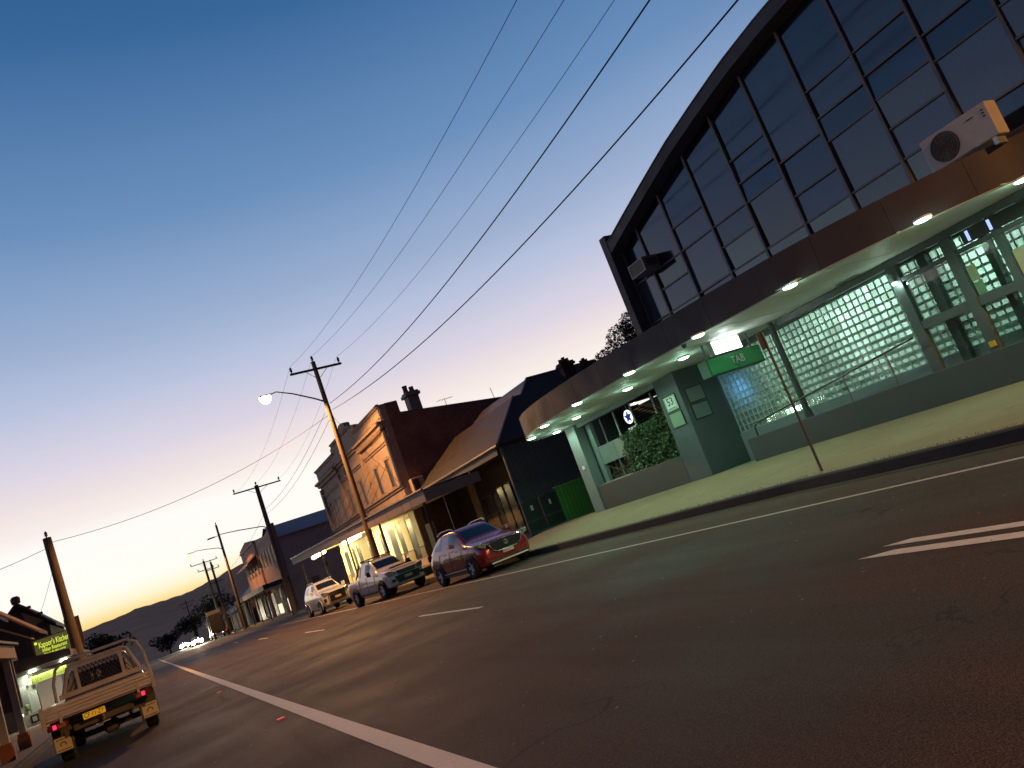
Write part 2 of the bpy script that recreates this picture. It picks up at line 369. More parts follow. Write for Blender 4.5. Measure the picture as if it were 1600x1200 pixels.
# hills
def hill(name, pts, y, depth, m, seed):
    R = random.Random(seed); b = MB(); xs = []; n = 220
    x0, x1 = pts[0][0], pts[-1][0]
    rows = [(0, 1.), (-.08, .93), (-.3, .62), (-.65, .25), (-1, 0)]
    for i in range(n+1):
        x = lerp(x0, x1, i/n); h = interp(pts, x)
        h += h*.012*R.uniform(-1, 1)+h*.02*math.sin(x*.031+seed)
        for d, s in rows: b.v.append((x*(1+d*depth/y*.5), y+d*depth, (h+8)*s-8+(h*.04*math.sin(x*.02+d*9) if 0 < s < 1 else 0)))
    w = len(rows)
    for i in range(n):
        for j in range(w-1): k = i*w+j; b.f.append((k, k+1, k+1+w, k+w))
    return struct(b.build(name, m, smooth=True))
HILL = mat('wooded_hillside', (.50,.20,.085), 1., var=.3, vscale=.02, bump=.8, bscale=.08)  # base warmed to carry the purple-brown air glow over the hill
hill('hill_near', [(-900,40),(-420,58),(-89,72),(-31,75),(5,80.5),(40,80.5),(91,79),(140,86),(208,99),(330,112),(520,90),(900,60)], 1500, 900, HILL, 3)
# ============================================================ HOTEL WITH CURVED AWNING
hotel = thing('hotel', 'two-storey grey hotel with arched glazed upper front and curved awning', 'hotel', (16.5, 16, .5))
SLATE = mat('slate_paint', (.075,.093,.108), .6, var=.10, vscale=1.6, bump=.12, bscale=60, stain=((.055,.068,.078), 1.1, .55, .75))
SLATE2 = mat('charcoal_paint', (.058,.062,.066), .6, var=.12, vscale=1.5, bump=.12, bscale=60, stain=((.05,.055,.055), 1.4, .55, .75))
PALE = mat('pale_grey_paint', (.19,.225,.245), .6, var=.1, vscale=2, bump=.1, bscale=60, stain=((.14,.155,.16), 2.5, .58, .75))
MAROON = mat('dull_maroon_fascia', (.050,.044,.051), .6, spec=.25, var=.12, vscale=1.2, stain=((.06,.042,.042), 1.5, .55, .8), rnd=.07)
SOFFIT = mat('soffit_white', (.62,.66,.62), .6, var=.06, vscale=1.2, stain=((.45,.47,.42), 1.6, .6, .8))
UPPER = mat('upper_grey_paint', (.05,.05,.064), .65, var=.12, vscale=1.5, bump=.15, bscale=40)
FRAME = mat('bronze_window_frame', (.095,.09,.10), .5, var=.12, vscale=6)
BZ = 4.0; TZ = 4.74                                   # awning underside and top
# --- ground floor masonry
b = MB(); b.prism([(15.9,19.92),(15.9,18.83),(17.27,18.42),(17.6,18.42),(17.6,19.92)], .35, BZ-.01)
b.build('pillar', SLATE, hotel, bevel=.015)
b = MB(); b.box(15.9,16.12, 19.925,25.28, .35,1.49); b.build('planter_wall', SLATE2, hotel, bevel=.012)
b = MB(); b.box(15.86,16.3, 25.285,25.98, .35,BZ-.012); b.build('end_post', PALE, hotel, bevel=.02)
b = MB(); b.box(16.305,19.6, 25.5,25.72, .4,BZ-.014); b.build('side_wall', SLATE, hotel)
b = MB(); b.box(15.9,16.14, 2.,16.89, .3,1.255); b.build('ramp_wall', SLATE2, hotel, bevel=.012)
b = MB(); b.prism([(18.42,.55),(16.9,.60),(11.3,1.18),(2,1.22),(2,.3),(18.42,.3)], 16.145, 17.19, 'x'); b.build('ramp', CONC, hotel)
b = MB(); b.box(17.16,17.4, 2.,18.41, .3,1.49); b.build('plinth', PALE, hotel)
b = MB(); b.box(17.05,17.45, 2.,18.41, 3.83,4.15); b.build('lintel', mat('lintel_paint', (.14,.17,.16), .6, var=.08, vscale=2), hotel)
# --- glass bricks: 0.2 m grid between plinth and lintel
def glassbrick():
    m = bpy.data.materials.new('glass_brick'); m.use_nodes = True; n = m.node_tree.nodes; l = m.node_tree.links; n.clear()
    oi = n.new('ShaderNodeObjectInfo'); t = n.new('ShaderNodeTexCoord')
    ge = n.new('ShaderNodeNewGeometry')
    wn_ = n.new('ShaderNodeTexWhiteNoise'); wn_.noise_dimensions = '1D'; l.new(oi.outputs['Random'], wn_.inputs['W'])
    nz = n.new('ShaderNodeTexNoise'); nz.inputs['Scale'].default_value = 1.1; nz.inputs['Detail'].default_value = 2; l.new(ge.outputs['Position'], nz.inputs['Vector'])
    wv = n.new('ShaderNodeTexWave'); wv.wave_type = 'BANDS'; wv.bands_direction = 'Z'; wv.inputs['Scale'].default_value = 30; wv.inputs['Distortion'].default_value = 1.2; wv.inputs['Detail'].default_value = 1; l.new(t.outputs['Object'], wv.inputs['Vector'])
    bp = n.new('ShaderNodeBump'); bp.inputs['Strength'].default_value = .3; bp.inputs['Distance'].default_value = .01; l.new(wv.outputs[0], bp.inputs['Height'])
    mu = n.new('ShaderNodeMath'); mu.operation = 'MULTIPLY_ADD'; l.new(wn_.outputs[0], mu.inputs[0]); mu.inputs[1].default_value = .34; 
    mr = n.new('ShaderNodeMapRange'); mr.inputs[1].default_value = .3; mr.inputs[2].default_value = .7; mr.inputs[3].default_value = .16; mr.inputs[4].default_value = .55; l.new(nz.outputs[0], mr.inputs[0]); l.new(mr.outputs[0], mu.inputs[2])
    sc = n.new('ShaderNodeVectorMath'); sc.operation = 'SCALE'; sc.inputs[0].default_value = (.70,.80,.76); l.new(mu.outputs[0], sc.inputs[3])
    tr = n.new('ShaderNodeBsdfTranslucent'); l.new(sc.outputs[0], tr.inputs[0]); l.new(bp.outputs[0], tr.inputs['Normal'])
    df = n.new('ShaderNodeBsdfDiffuse'); df.inputs[0].default_value = (.16,.20,.19,1)
    gl = n.new('ShaderNodeBsdfGlossy'); gl.inputs['Roughness'].default_value = .12; gl.inputs[0].default_value = (.9,.95,.92,1); l.new(bp.outputs[0], gl.inputs['Normal'])
    fr = n.new('ShaderNodeFresnel'); fr.inputs[0].default_value = 1.55
    a = n.new('ShaderNodeMixShader'); a.inputs[0].default_value = .22; l.new(tr.outputs[0], a.inputs[1]); l.new(df.outputs[0], a.inputs[2])
    c = n.new('ShaderNodeMixShader'); l.new(fr.outputs[0], c.inputs[0]); l.new(a.outputs[0], c.inputs[1]); l.new(gl.outputs[0], c.inputs[2])
    o = n.new('ShaderNodeOutputMaterial'); l.new(c.outputs[0], o.inputs[0]); return m
GB = glassbrick()
def brick_shell(b, y, z):
    x = 17.2
    h = .0965; q = .074                # slightly pillowed face, open at the back
    out = [(x+.012,y-h,z-h),(x+.012,y+h,z-h),(x+.012,y+h,z+h),(x+.012,y-h,z+h)]; inn = [(x,y-q,z-q),(x,y+q,z-q),(x,y+q,z+q),(x,y-q,z+q)]
    b.add(inn+out, [(0,3,2,1)]+[(i,(i+1)%4,4+(i+1)%4,4+i) for i in range(4)])
bm0 = MB(); brick_shell(bm0, 0, 0); bm0.v = [(v[0]-17.2, v[1], v[2]) for v in bm0.v]
proto = bm0.build('glass_brick', GB); bpy.data.objects.remove(proto); bmesh_data = bpy.data.meshes['glass_brick']
PT = .195; ROWS = [1.49+PT*(i+.5) for i in range(12)]; COLS = [18.26-PT*i for i in range(61)]
near = [(abs(y-12.2)-(0 if 9.4 < y < 15.2 else -50), y, z) for y in COLS for z in ROWS]
near.sort(); own = {(round(y,3), round(z,3)) for _, y, z in near[:300]}
ho = wloc(hotel); rest = MB()
for y in COLS:
    for z in ROWS:
        if (round(y,3), round(z,3)) in own:
            o = bpy.data.objects.new('glass_brick', bmesh_data); COL.objects.link(o); o.parent = hotel; o.location = Vector((17.2, y, z))-ho
        else: brick_shell(rest, y, z)
o = rest.build('glass_brick_field', GB, hotel); o['kind'] = 'stuff'
b = MB()
for y in [18.355]+[c-PT/2 for c in COLS]: b.box(17.193,17.25, y-.0165,y+.0165, 1.49,3.83)
for z in [ROWS[0]-PT/2]+[q+PT/2 for q in ROWS]: b.box(17.195,17.252, 6.35,18.36, z-.0165,z+.0165)
b.build('mortar_grid', mat('grey_mortar', (.38,.46,.42), .8), hotel)
# --- the lit bar room behind the bricks
b = MB(); b.box(17.4,22.5, 2,18.4, 1.15,1.2); b.box(22.5,22.6, 2,18.4, 1.2,4.0); b.box(17.46,22.5, 2,18.41, 3.98,4.02); b.box(17.61,22.5,18.41,18.5,1.2,4)
b.build('bar_room', mat('bar_room_walls', (.42,.44,.40), .8), hotel)
b = MB(); b.box(18.4,18.9, 7.5,13.2, 1.2,1.95); b.build('bar_counter', mat('bar_counter_dark', (.03,.03,.03), .5), hotel)
WARMG = (.66,1.0,.80)
for y, p in ((7.2,110),(9.4,125),(12.2,130),(13.6,70),(15.6,42)):
    b = MB(); b.box(18.55,18.7, y-.6,y+.6, 3.87,3.93); o = b.build('fluorescent_batten', glow('tube_white', (.75,1.,.86), 8), hotel)
    area('batten_light', (18.45, y, 3.72), (-.75,0,-.75), 1.1, .14, p*.62, WARMG, hotel)
tv = thing('television', 'blue glowing screen seen through the left end of the glass bricks', 'television', (17.75, 17.7, 2.6))
b = MB(); b.box(17.72,17.78, 17.25,18.05, 2.55,3.1); b.build('screen_case', BLACK, tv)
b = MB(); b.box(17.705,17.718, 17.3,18.0, 2.6,3.05); b.build('screen', glow('blue_screen', (.12,.42,1.), 5.), tv)
area('screen_light', (17.69, 17.65, 2.83), (-1,0,0), .7, .42, 2.4, (.12,.42,1.), tv)
# --- dark entrance frames in front of the bricks
def frame_box(name, *a, m=DARKSTEEL, p=hotel, bev=.006):
    b = MB(); b.box(*a); return b.build(name, m, p, bevel=bev)
STEEL2 = mat('slate_steel', (.075,.09,.095), .45, var=.12, vscale=4)
for y0, y1, x0 in ((10.98,11.22,16.5),(10.55,10.77,17.0),(9.60,9.84,16.5),(8.62,8.78,16.52),(9.18,9.32,17.0),(7.98,8.12,16.52),(6.6,6.85,16.5)):
    frame_box('entrance_post', x0,x0+.16, y0,y1, 1.2,4.02, m=STEEL2)
for z0, z1 in ((2.22,2.42),(3.40,3.50)): 
    frame_box('entrance_rail', 16.515,16.64, 6.86,9.595, z0,z1, m=STEEL2); frame_box('entrance_rail', 16.515,16.64, 9.845,10.975, z0,z1, m=STEEL2)
frame_box('entrance_head', 16.48,16.7, 2.,14.8, 4.03-.2,4.0-.012, m=STEEL2)
for y0, y1 in ((9.845,10.975),(8.785,9.595),(8.125,8.615),(6.86,7.975)):
    for z0, z1 in ((1.26,2.215),(2.425,3.395)): 
        b = MB(); b.quad((16.58,y0,z0),(16.58,y1,z0),(16.58,y1,z1),(16.58,y0,z1))
        m = MATS.get('clear_pane')
        if not m:
            m = bpy.data.materials.new('clear_pane'); MATS['clear_pane'] = m; m.use_nodes = True; n = m.node_tree.nodes; l = m.node_tree.links; n.clear()
            tr = n.new('ShaderNodeBsdfTransparent'); tr.inputs[0].default_value = (.82,.9,.87,1); g = n.new('ShaderNodeBsdfGlossy'); g.inputs['Roughness'].default_value = .02
            fr = n.new('ShaderNodeFresnel'); fr.inputs[0].default_value = 1.5; mx = n.new('ShaderNodeMixShader'); l.new(fr.outputs[0], mx.inputs[0]); l.new(tr.outputs[0], mx.inputs[1]); l.new(g.outputs[0], mx.inputs[2])
            l.new(mx.outputs[0], n.new('ShaderNodeOutputMaterial').inputs[0])
        b.build('pane', m, hotel)
for n_, y0, y1, z0, z1, c in (('poster',8.28,8.58,2.45,3.0,(.42,.38,.26)),('poster',7.6,7.95,2.5,3.25,(.05,.16,.42)),('poster',9.36,9.56,2.75,3.1,(.36,.38,.25)),('poster',9.36,9.55,2.44,2.72,(.16,.30,.20))):
    b = MB(); b.box(16.545,16.553, y0,y1, z0,z1); b.build(n_, mat('poster_%d' % int(c[0]*100), c, .7), hotel)
b = MB(); b.box(16.44,16.5, 9.64,9.76, 1.34,1.46); b.build('notice', mat('yellow_notice', (.55,.36,.03), .6), hotel)
b = MB(); b.box(16.50,16.56, 7.2,9.35, 3.52,3.80); o = b.build('menu_board', mat('menu_board', (.02,.024,.024), .4), hotel)
for y, c in ((9.2,'white_strip'),(8.72,'white_strip')):
    b = MB(); b.box(16.485,16.497, y-.03,y+.03, 3.55,3.77); b.build('light_strip', glow('blue_strip', (.35,.45,1.), 1.6), o)
wl = thing('wall_light', 'small bright cylinder lamp on the dark entrance column', 'wall light', (16.4,11.1,3.6))
b = MB(); b.lathe([(.05,3.46),(.05,3.66)], (16.43,11.1,0), 12); b.build('housing', PALE, wl, smooth=True)
b = MB(); b.lathe([(.045,3.40),(.06,3.43),(.052,3.458)], (16.43,11.1,0), 12); b.build('bulb', glow('lamp_green_white', (.78,1.,.86), 14), wl)
point('wall_lamp', (16.36,11.1,3.36), 6, WARMG, .05, wl)
b = MB(); b.tube([(16.4,14.9,1.2),(16.4,14.9,BZ-.02)], .085, 20); b.build('round_column', SLATE2, hotel, smooth=True)
b = MB(); b.lathe([(.12,1.20),(.12,1.30),(.09,1.5),(.086,1.6)], (16.4,14.9,0), 20); b.build('column_base', SLATE2, hotel, smooth=True)
hr = thing('handrail', 'steel handrail climbing the ramp in front of the glass bricks', 'handrail', (16.05,14,1.25))
b = MB(); b.tube([(16.04,16.56,1.2),(16.04,16.56,1.5),(16.04,16.52,1.59),(16.04,16.40,1.615),(16.04,13.6,1.88),(16.04,11.0,2.13)], .024, 10); b.build('rail', mat('dark_glossy_rail', (.10,.105,.105), .25, metal=.8), hr, smooth=True)
for y in (13.13, 11.8): b = MB(); b.tube([(16.04,y,1.2),(16.04,y,1.615+(16.4-y)*.0955)], .018, 8); b.build('post', STEEL2, hr, smooth=True)
# --- sign plates on the pillar
dv = Vector((17.27-15.9, 18.42-18.83, 0)).normalized(); nv = Vector((dv.y, -dv.x, 0))     # splayed return of the pillar
def wallplate(name, label, org, right, out, w, h, z, m):
    t = thing(name, label, 'sign plate', (org.x, org.y, z-h/2))
    def pb(a0, a1, z0, z1, d0, d1):
        b = MB(); P = lambda a, d, q: org+right*a+out*d+Vector((0,0,q))
        b.add([P(a0,d0,z0),P(a1,d0,z0),P(a1,d1,z0),P(a0,d1,z0),P(a0,d0,z1),P(a1,d0,z1),P(a1,d1,z1),P(a0,d1,z1)], [(0,3,2,1),(4,5,6,7),(0,1,5,4),(1,2,6,5),(2,3,7,6),(3,0,4,7)]); return b
    pb(-w/2, w/2, z-h/2, z+h/2, .0, .03).build('frame', BLACK, t); pb(-w/2+.03, w/2-.03, z-h/2+.03, z+h/2-.03, .031, .036).build('face', m, t); return t
fr_ = Vector((0,-1,0)); fo = Vector((-1,0,0))
P53 = wallplate('number_sign', 'framed white street number 53 sign on the grey pillar', Vector((15.9,19.37,0)), fr_, fo, .64, .52, 3.13, mat('white_sign_face', (.62,.68,.66), .5, var=.05, vscale=3))
b = MB()
for a in ((19.37-.26,19.37+.26,2.92,2.93),(19.37-.26,19.37+.26,3.33,3.34),(19.37-.26,19.37-.25,2.93,3.33),(19.37+.25,19.37+.26,2.93,3.33)): b.box(15.858,15.862, *a)
b.build('border', BLACK, P53)
text('53', 'number', .34, BLACK, (15.857,19.37,3.17), fr_, (0,0,1), P53, .004)
text('commercial st', 'small_print', .07, BLACK, (15.857,19.37,2.965), fr_, (0,0,1), P53, .002)
wallplate('blank_sign', 'framed pale green blank plate below the number 53', Vector((15.9,19.37,0)), fr_, fo, .66, .50, 2.585, mat('pale_green_face', (.20,.30,.22), .55, var=.08, vscale=3))
c0 = Vector((15.9,18.83,0))+dv*.47
wallplate('blank_sign', 'upper of two grey blank plates on the splayed pillar side', c0, dv, nv, .60, .50, 3.13, mat('grey_sign_face', (.15,.18,.18), .55, var=.08, vscale=3))
wallplate('blank_sign', 'lower of two grey blank plates on the splayed pillar side', c0, dv, nv, .60, .50, 2.59, MATS['grey_sign_face'])
# --- awning: curved fascia in panels
CUR = [(16.2,5.2),(15.5,6.9),(14.9,7.6),(14.3,8.5),(13.75,9.6),(13.3,10.9),(13.05,12.2),(12.85,13.6),(12.72,15),(12.62,16.5),(12.56,18),(12.52,19.4),(12.56,20.8),(12.68,22.1),(12.95,23.4),(13.4,24.6),(14.05,25.7),(14.75,26.25),(15.3,26.2),(15.85,25.9)]
def catmull(P, n):
    out = []; P = [Vector(p) for p in P]
    for i in range(len(P)-1):
        a, b_, c, d = P[max(i-1,0)], P[i], P[i+1], P[min(i+2,len(P)-1)]
        for k in range(n):
            t = k/n; out.append(.5*((2*b_)+(c-a)*t+(2*a-5*b_+4*c-d)*t*t+(3*b_-a-3*c+d)*t**3))
    return out+[P[-1]]
CP = catmull(CUR, 8)
Ls = [0]
for p, q in zip(CP, CP[1:]): Ls.append(Ls[-1]+(q-p).length)
def at_len(s):
    for i in range(len(Ls)-1):
        if s <= Ls[i+1]: return CP[i].lerp(CP[i+1], (s-Ls[i])/(Ls[i+1]-Ls[i]))
    return CP[-1]
TOT = Ls[-1]; NP = 16
for k in range(NP):
    s0, s1 = TOT*k/NP+.004, TOT*(k+1)/NP-.004; b = MB(); n = 8
    for i in range(n+1):
        p = at_len(lerp(s0, s1, i/n)); q = at_len(min(lerp(s0, s1, i/n)+.05, TOT)); o_ = at_len(max(lerp(s0, s1, i/n)-.05, 0)); d = (q-o_).normalized(); nn = Vector((d.y, -d.x)) 
        for off, z in ((0,BZ-.02),(0,TZ),(.03,TZ),(.03,BZ-.02)): b.v.append((p.x+nn.x*off, p.y+nn.y*off, z))
    for i in range(n):
        for j in range(4): b.f.append((4*i+j, 4*i+(j+1)%4, 4*i+4+(j+1)%4, 4*i+4+j))
    b.f += [(0,1,2,3),(4*n,4*n+3,4*n+2,4*n+1)]
    b.build('fascia_panel', MAROON, hotel, smooth=True)
b = MB(); b.tube([(p.x, p.y, BZ-.02) for p in CP], .016, 6); b.build('fascia_trim', mat('pale_trim', (.34,.36,.33), .5), hotel)
inner = [(p.x+.036, p.y) for p in CP]
pl = [(x, y) for x, y in inner]+[(17.05,25.49),(17.05,2.),(17.05,5.2)][0:2]
b = MB(); n = len(pl); b.add([(x,y,BZ) for x, y in pl]+[(x,y,TZ-.05) for x, y in pl], [tuple(range(n)), tuple(range(2*n-1,n-1,-1))]); b.build('soffit', SOFFIT, hotel, fix=False)
b = MB()
for s_ in range(1, 13):      # cover strips under the soffit sheets
    y = 26-s_*1.55; xs_ = [p for p in CP if abs(p.y-y) < .4]
    if xs_: b = MB(); b.box(min(p.x for p in xs_)+.08, 17.0, y-.012,y+.012, BZ-.006,BZ-.001); b.build('cover_strip', SOFFIT, hotel)
b = MB(); b.box(16.0,16.25, 19.93,25.28, BZ-.16,BZ-.008); b.build('bay_beam', PALE, hotel)
for x, y in ((12.95,10.9),(16.2,12.0)):
    b = MB(); b.box(x-.1,x+.1,y-.3,y+.3,BZ-.03,BZ-.008); b.build('vent', mat('vent_grey', (.2,.2,.18), .6), hotel)
# --- round lamps
LAMPS = [((15.35,7.25),'right edge of the picture'),((13.9,8.35),'near the entrance column'),((13.1,11.0),'in front of the glass bricks'),((12.75,13.7),'beside the white light box'),
         ((14.45,16.4),'back row, just left of the green sign'),((12.45,16.3),''),((14.45,19.3),''),((12.46,19.2),''),((14.5,22.7),''),((12.9,22.2),''),((15.2,25.45),''),((13.75,24.85),'')]
NMS = ['round awning light at the right edge of the picture','oval bright awning light left of the entrance column','round awning light in front of the glass brick wall','round awning light just left of the white light box',
 'back-row awning light above the grey pillar','front-row awning light in front of the number 53 pillar','back-row awning light above the hedge','front-row awning light level with the hedge','back-row awning light near the pale end post','front-row awning light near the rounded nose','rearmost awning light at the end by the corrugated wall','smallest awning light at the tip of the rounded nose']
for ((x, y), _), nm in zip(LAMPS, NMS):
    t = thing('awning_light', nm, 'ceiling light', (x, y, BZ), 'round lights under the hotel awning')
    b = MB(); b.lathe([(.17,BZ-.045),(.17,BZ-.006)], (x,y,0), 20); b.build('housing', mat('lamp_white', (.7,.72,.7), .4), t, smooth=True)
    b = MB(); b.lathe([(.0,BZ-.085),(.09,BZ-.08),(.145,BZ-.065),(.155,BZ-.046)], (x,y,0), 20); b.build('diffuser', glow('lamp_green_white', (.78,1.,.86), 14), t, smooth=True)
    spot('lamp', (x, y, BZ-.13), 62, (.52,1.0,.62), 172, .13, t, .25); point('lamp_glow', (x, y, BZ-.26), 8, (.55,1.0,.68), .16, t)
# --- left bay: slatted back, posts, screens
b = MB(); b.box(19.3,19.4, 19.9,25.7, .5,4.0); b.box(16.3,19.3,19.9,25.7,.7,.75); b.build('bay_back_wall', mat('dark_bay_wall', (.04,.042,.048), .7, var=.1), hotel)
b = MB()
for i in range(22): z = 1.7+i*.1; b.box(18.72,18.78, 22.2,25.5, z,z+.045)
o = b.build('louvre_slats', mat('louvre_slats', (.16,.17,.17), .6), hotel); o['kind'] = 'stuff'
for y, x in ((25.0,16.9),(24.0,16.9),(22.85,16.9),(21.5,16.9)):
    b = MB(); b.box(x-.025,x+.025, y-.025,y+.025, 1.49,3.9); b.build('bay_post', mat('white_post', (.5,.52,.52), .5), hotel)
b = MB(); b.box(16.34,16.5, 24.95,25.27, 1.49,3.9); b.build('bay_post', PALE, hotel)
for y0, y1 in ((23.9,25.25),(22.3,23.88)):
    b = MB(); b.box(16.36,16.385, y0,y1, 2.18,2.84); b.build('screen_panel', mat('frosted_screen', (.20,.235,.22), .35, var=.1, vscale=2), hotel)
b = MB(); b.box(16.34,16.41, 22.3,25.27, 2.845,2.875); b.build('screen_rail', GALV, hotel)
for y in (25.2, 23.89, 22.4): b = MB(); b.box(16.35,16.395, y-.02,y+.02, 1.49,2.17); b.build('screen_post', GALV, hotel)
b = MB(); b.box(16.14,16.4, 22.2,25.27, 1.47,1.53); b.build('planter_ledge', mat('bleached_board', (.34,.33,.28), .7, var=.2, vscale=5), hotel)
hg = thing('hedge', 'clipped dark green hedge filling the right half of the open bay', 'hedge', (16.6,21.6,1.4))
R = random.Random(5); pts = []
while len(pts) < 9000:
    y = R.uniform(19.98, 23.5); x = R.uniform(16.16, 17.05); z = R.uniform(1.42, 3.15)
    top = 2.98-.02*(y-20)+.05*math.sin(y*4)+.05*math.sin(y*11+x*7); lim = 23.2-.12*abs(z-2.3)+.08*math.sin(z*9)
    if z < top and y < lim and (x < 16.4+.12*math.sin(y*6+z*5) or z > top-.25 or R.random() < .12): pts.append((x-.06+.05*math.sin(z*7+y*5), y, z))
leaves('foliage', mat('hedge_leaf', (.075,.125,.05), .4, var=.4, vscale=9, spec=.6), hg, pts, .10, 5, aspect=.6)
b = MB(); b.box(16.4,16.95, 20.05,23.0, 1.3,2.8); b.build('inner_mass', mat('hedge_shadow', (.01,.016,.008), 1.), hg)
dr = thing('dry_shrub', 'dry brown twiggy shrub in the planter left of the hedge', 'shrub', (16.6,24.4,1.4))
leaves('dry_leaves', mat('dry_leaf', (.20,.13,.08), .8, var=.4, vscale=12), dr, [(R.uniform(16.45,17.1),R.uniform(23.5,25.2),1.45+abs(R.gauss(0,.28))) for _ in range(900)], .085, 6, aspect=.5)
b = MB()
for i in range(16):
    y = R.uniform(23.6,25.1); x = R.uniform(16.5,16.95); b.tube([(x,y,1.42),(x+R.gauss(0,.1),y+R.gauss(0,.15),1.8),(x+R.gauss(0,.15),y+R.gauss(0,.2),2.1)], .012, 5)
b.build('stems', mat('twig', (.22,.16,.11), .9), dr)
ns = thing('lit_sign', 'round blue and white illuminated emblem hanging in the dark bay', 'sign', (17.6,24.1,3.3))
b = MB(); b.lathe([(.30,17.60),(.30,17.66)], (0,24.1,3.55), 28, 'x'); b.build('case', BLACK, ns)
b = MB(); b.lathe([(.27,17.585),(.27,17.598)], (0,24.1,3.55), 28, 'x'); b.build('face', glow('sign_white', (.9,.95,1.), 1.6), ns)
b = MB(); pp = []
for k in range(10): a = PI/2+k*PI/5; rr = .26 if k % 2 == 0 else .11; pp.append((24.1+rr*math.cos(a), 3.55+rr*math.sin(a)))
b.prism(pp, 17.575, 17.583, 'x'); b.build('star', glow('sign_blue', (.01,.03,.25), 1.), ns)
b = MB(); b.box(17.6,17.66, 23.82,24.4, 2.95,3.18); b.build('lower_case', BLACK, ns)
for y0, y1, m in ((23.86,24.05,'sign_white'),(24.09,24.36,'sign_white')): b = MB(); b.box(17.585,17.598, y0,y1, 3.0,3.14); b.build('lower_face', MATS[m], ns)
b = MB(); b.tube([(17.63,24.1,3.85),(17.63,24.1,4.0)], .015, 6); b.build('hanger', GALV, ns)
b = MB(); b.lathe([(0,3.80),(.05,3.81),(.06,3.86)], (17.2,22.9,0), 12); o = b.build('bay_lamp', glow('lamp_green_white', (.78,1.,.86), 14), hotel)
b = MB(); b.box(15.82,15.858, 25.5,25.66, 2.28,2.42); b.build('door_bell', mat('white_plastic', (.7,.72,.72), .4), hotel)
# --- hanging signs
wb = thing('light_box', 'blank white illuminated light box hanging above the green sign', 'sign', (14.95,15.3,3.62))
b = MB(); b.box(14.45,15.47, 15.22,15.40, 3.61,3.985); b.build('case', mat('lightbox_case', (.5,.52,.5), .5), wb, bevel=.02)
b = MB(); b.box(14.47,15.45, 15.205,15.218, 3.625,3.97); b.build('face', glow('white_lightbox', (.92,1.,.96), 7), wb)
area('box_light', (14.95,15.15,3.78), (0,-1,-.1), .9, .25, 10, (.85,1,.92), wb)
for x in (14.7,15.2): b = MB(); b.box(x-.012,x+.012,15.29,15.31,3.986,BZ); b.build('hanger', STEEL2, wb)
gs = thing('hanging_sign', 'green hanging TAB sign below the awning', 'sign', (15.1,15.3,3.1))
GREEN = mat('green_sign', (.03,.30,.09), .4, var=.08, vscale=2)
b = MB(); b.box(14.10,16.10, 15.26,15.62, 3.10,3.57); b.build('case', mat('dark_green_case', (.03,.10,.075), .5), gs, bevel=.015)
b = MB(); b.box(14.13,16.07, 15.240,15.259, 3.13,3.54); b.build('face', GREEN, gs)
hx_ = [(15.13+.20*math.cos(math.radians(a))*1.0, 3.335+.19*math.sin(math.radians(a))) for a in (30,90,150,210,270,330)]
b = MB(); b.prism(hx_, 15.232, 15.239, 'y'); b.build('emblem', mat('emblem_dark_green', (.03,.20,.09), .5), gs)
text('TAB', 'lettering', .30, mat('white_letter', (.72,.76,.72), .5), (15.15,15.228,3.345), (1,0,0), (0,0,1), gs, .004, sxy=(.9,1))
for x in (14.3,15.95): b = MB(); b.box(x-.02,x+.02,15.40,15.44,3.57,BZ); b.build('hanger', PALE, gs)
# --- upper storey
INN = [(19.27,8.13),(17.95,8.53),(16.5,8.94),(15.06,9.33),(13.68,9.61),(12.29,9.86),(10.88,10.02),(9.47,10.10),(8.07,10.10),(6.67,10.02),(5.27,9.86),(3.87,9.61),(2.5,9.3)]
def arc(y): return interp([(a, z) for a, z in INN][::-1], y)
ys_ = [18.995-.4*i for i in range(43)]
OUT = lambda y: arc(min(y,19.27))+.40-(.12*max(0, y-19.27))
b = MB(); n = len(ys_)
for y in ys_:
    for x, z in ((15.6,OUT(y)),(15.6,OUT(y)-.34),(16.2,arc(y)),(30,arc(y)),(30,OUT(y))): b.v.append((x,y,z))
for i in range(n-1):
    for j in range(5): b.f.append((5*i+j, 5*i+(j+1)%5, 5*i+5+(j+1)%5, 5*i+5+j))
b.f += [(0,1,2,3,4), tuple(5*(n-1)+q for q in (4,3,2,1,0))]
b.build('roof_vault', UPPER, hotel, smooth=True)
b = MB(); b.tube([(15.59,y,OUT(y)+.01) for y in ys_], .02, 5); b.build('roof_flashing', mat('flashing', (.14,.14,.16), .5), hotel)
b = MB(); b.box(15.58,16.3, 19.0,19.31, TZ-.04,8.90); b.build('wing_wall', UPPER, hotel, bevel=.015)
b = MB(); b.box(16.305,30, 19.05,19.3, 4.0,8.1); b.build('side_wall', UPPER, hotel)
b = MB(); b.box(15.95,16.3, 2.4,18.99, 4.2,4.93); b.build('spandrel', UPPER, hotel)
b = MB(); b.box(16.0,22, 19.35,25.7, 4.2,4.55); b.build('flat_roof', mat('roof_membrane', (.05,.05,.05), .9), hotel)
MY = [18.95,17.94,16.52,15.05,13.66,12.28,10.87,9.47,8.07,6.67,5.27,3.87]
for y in MY: b = MB(); b.box(15.985,16.10, y-.034,y+.034, 4.93,arc(y)-.005); b.build('mullion', FRAME, hotel)
bays = [[5.66,7.02,7.62],[5.66,6.40,7.02],[5.66,7.02,7.75],[5.66,6.38,7.02],[5.66,7.0,7.55,8.2],[5.66,6.38,7.3],[5.66,7.0,7.6,8.3],[5.66,6.38,7.1,7.7,8.3],[5.66,7.0,7.6],[5.66,6.4,7.1],[5.66,7.0]]
UG = mat('upper_window_glass', (.011,.017,.027), .03, spec=.85, rnd=.85, var=.5, vscale=.5, tint=(.5,.72,1.))
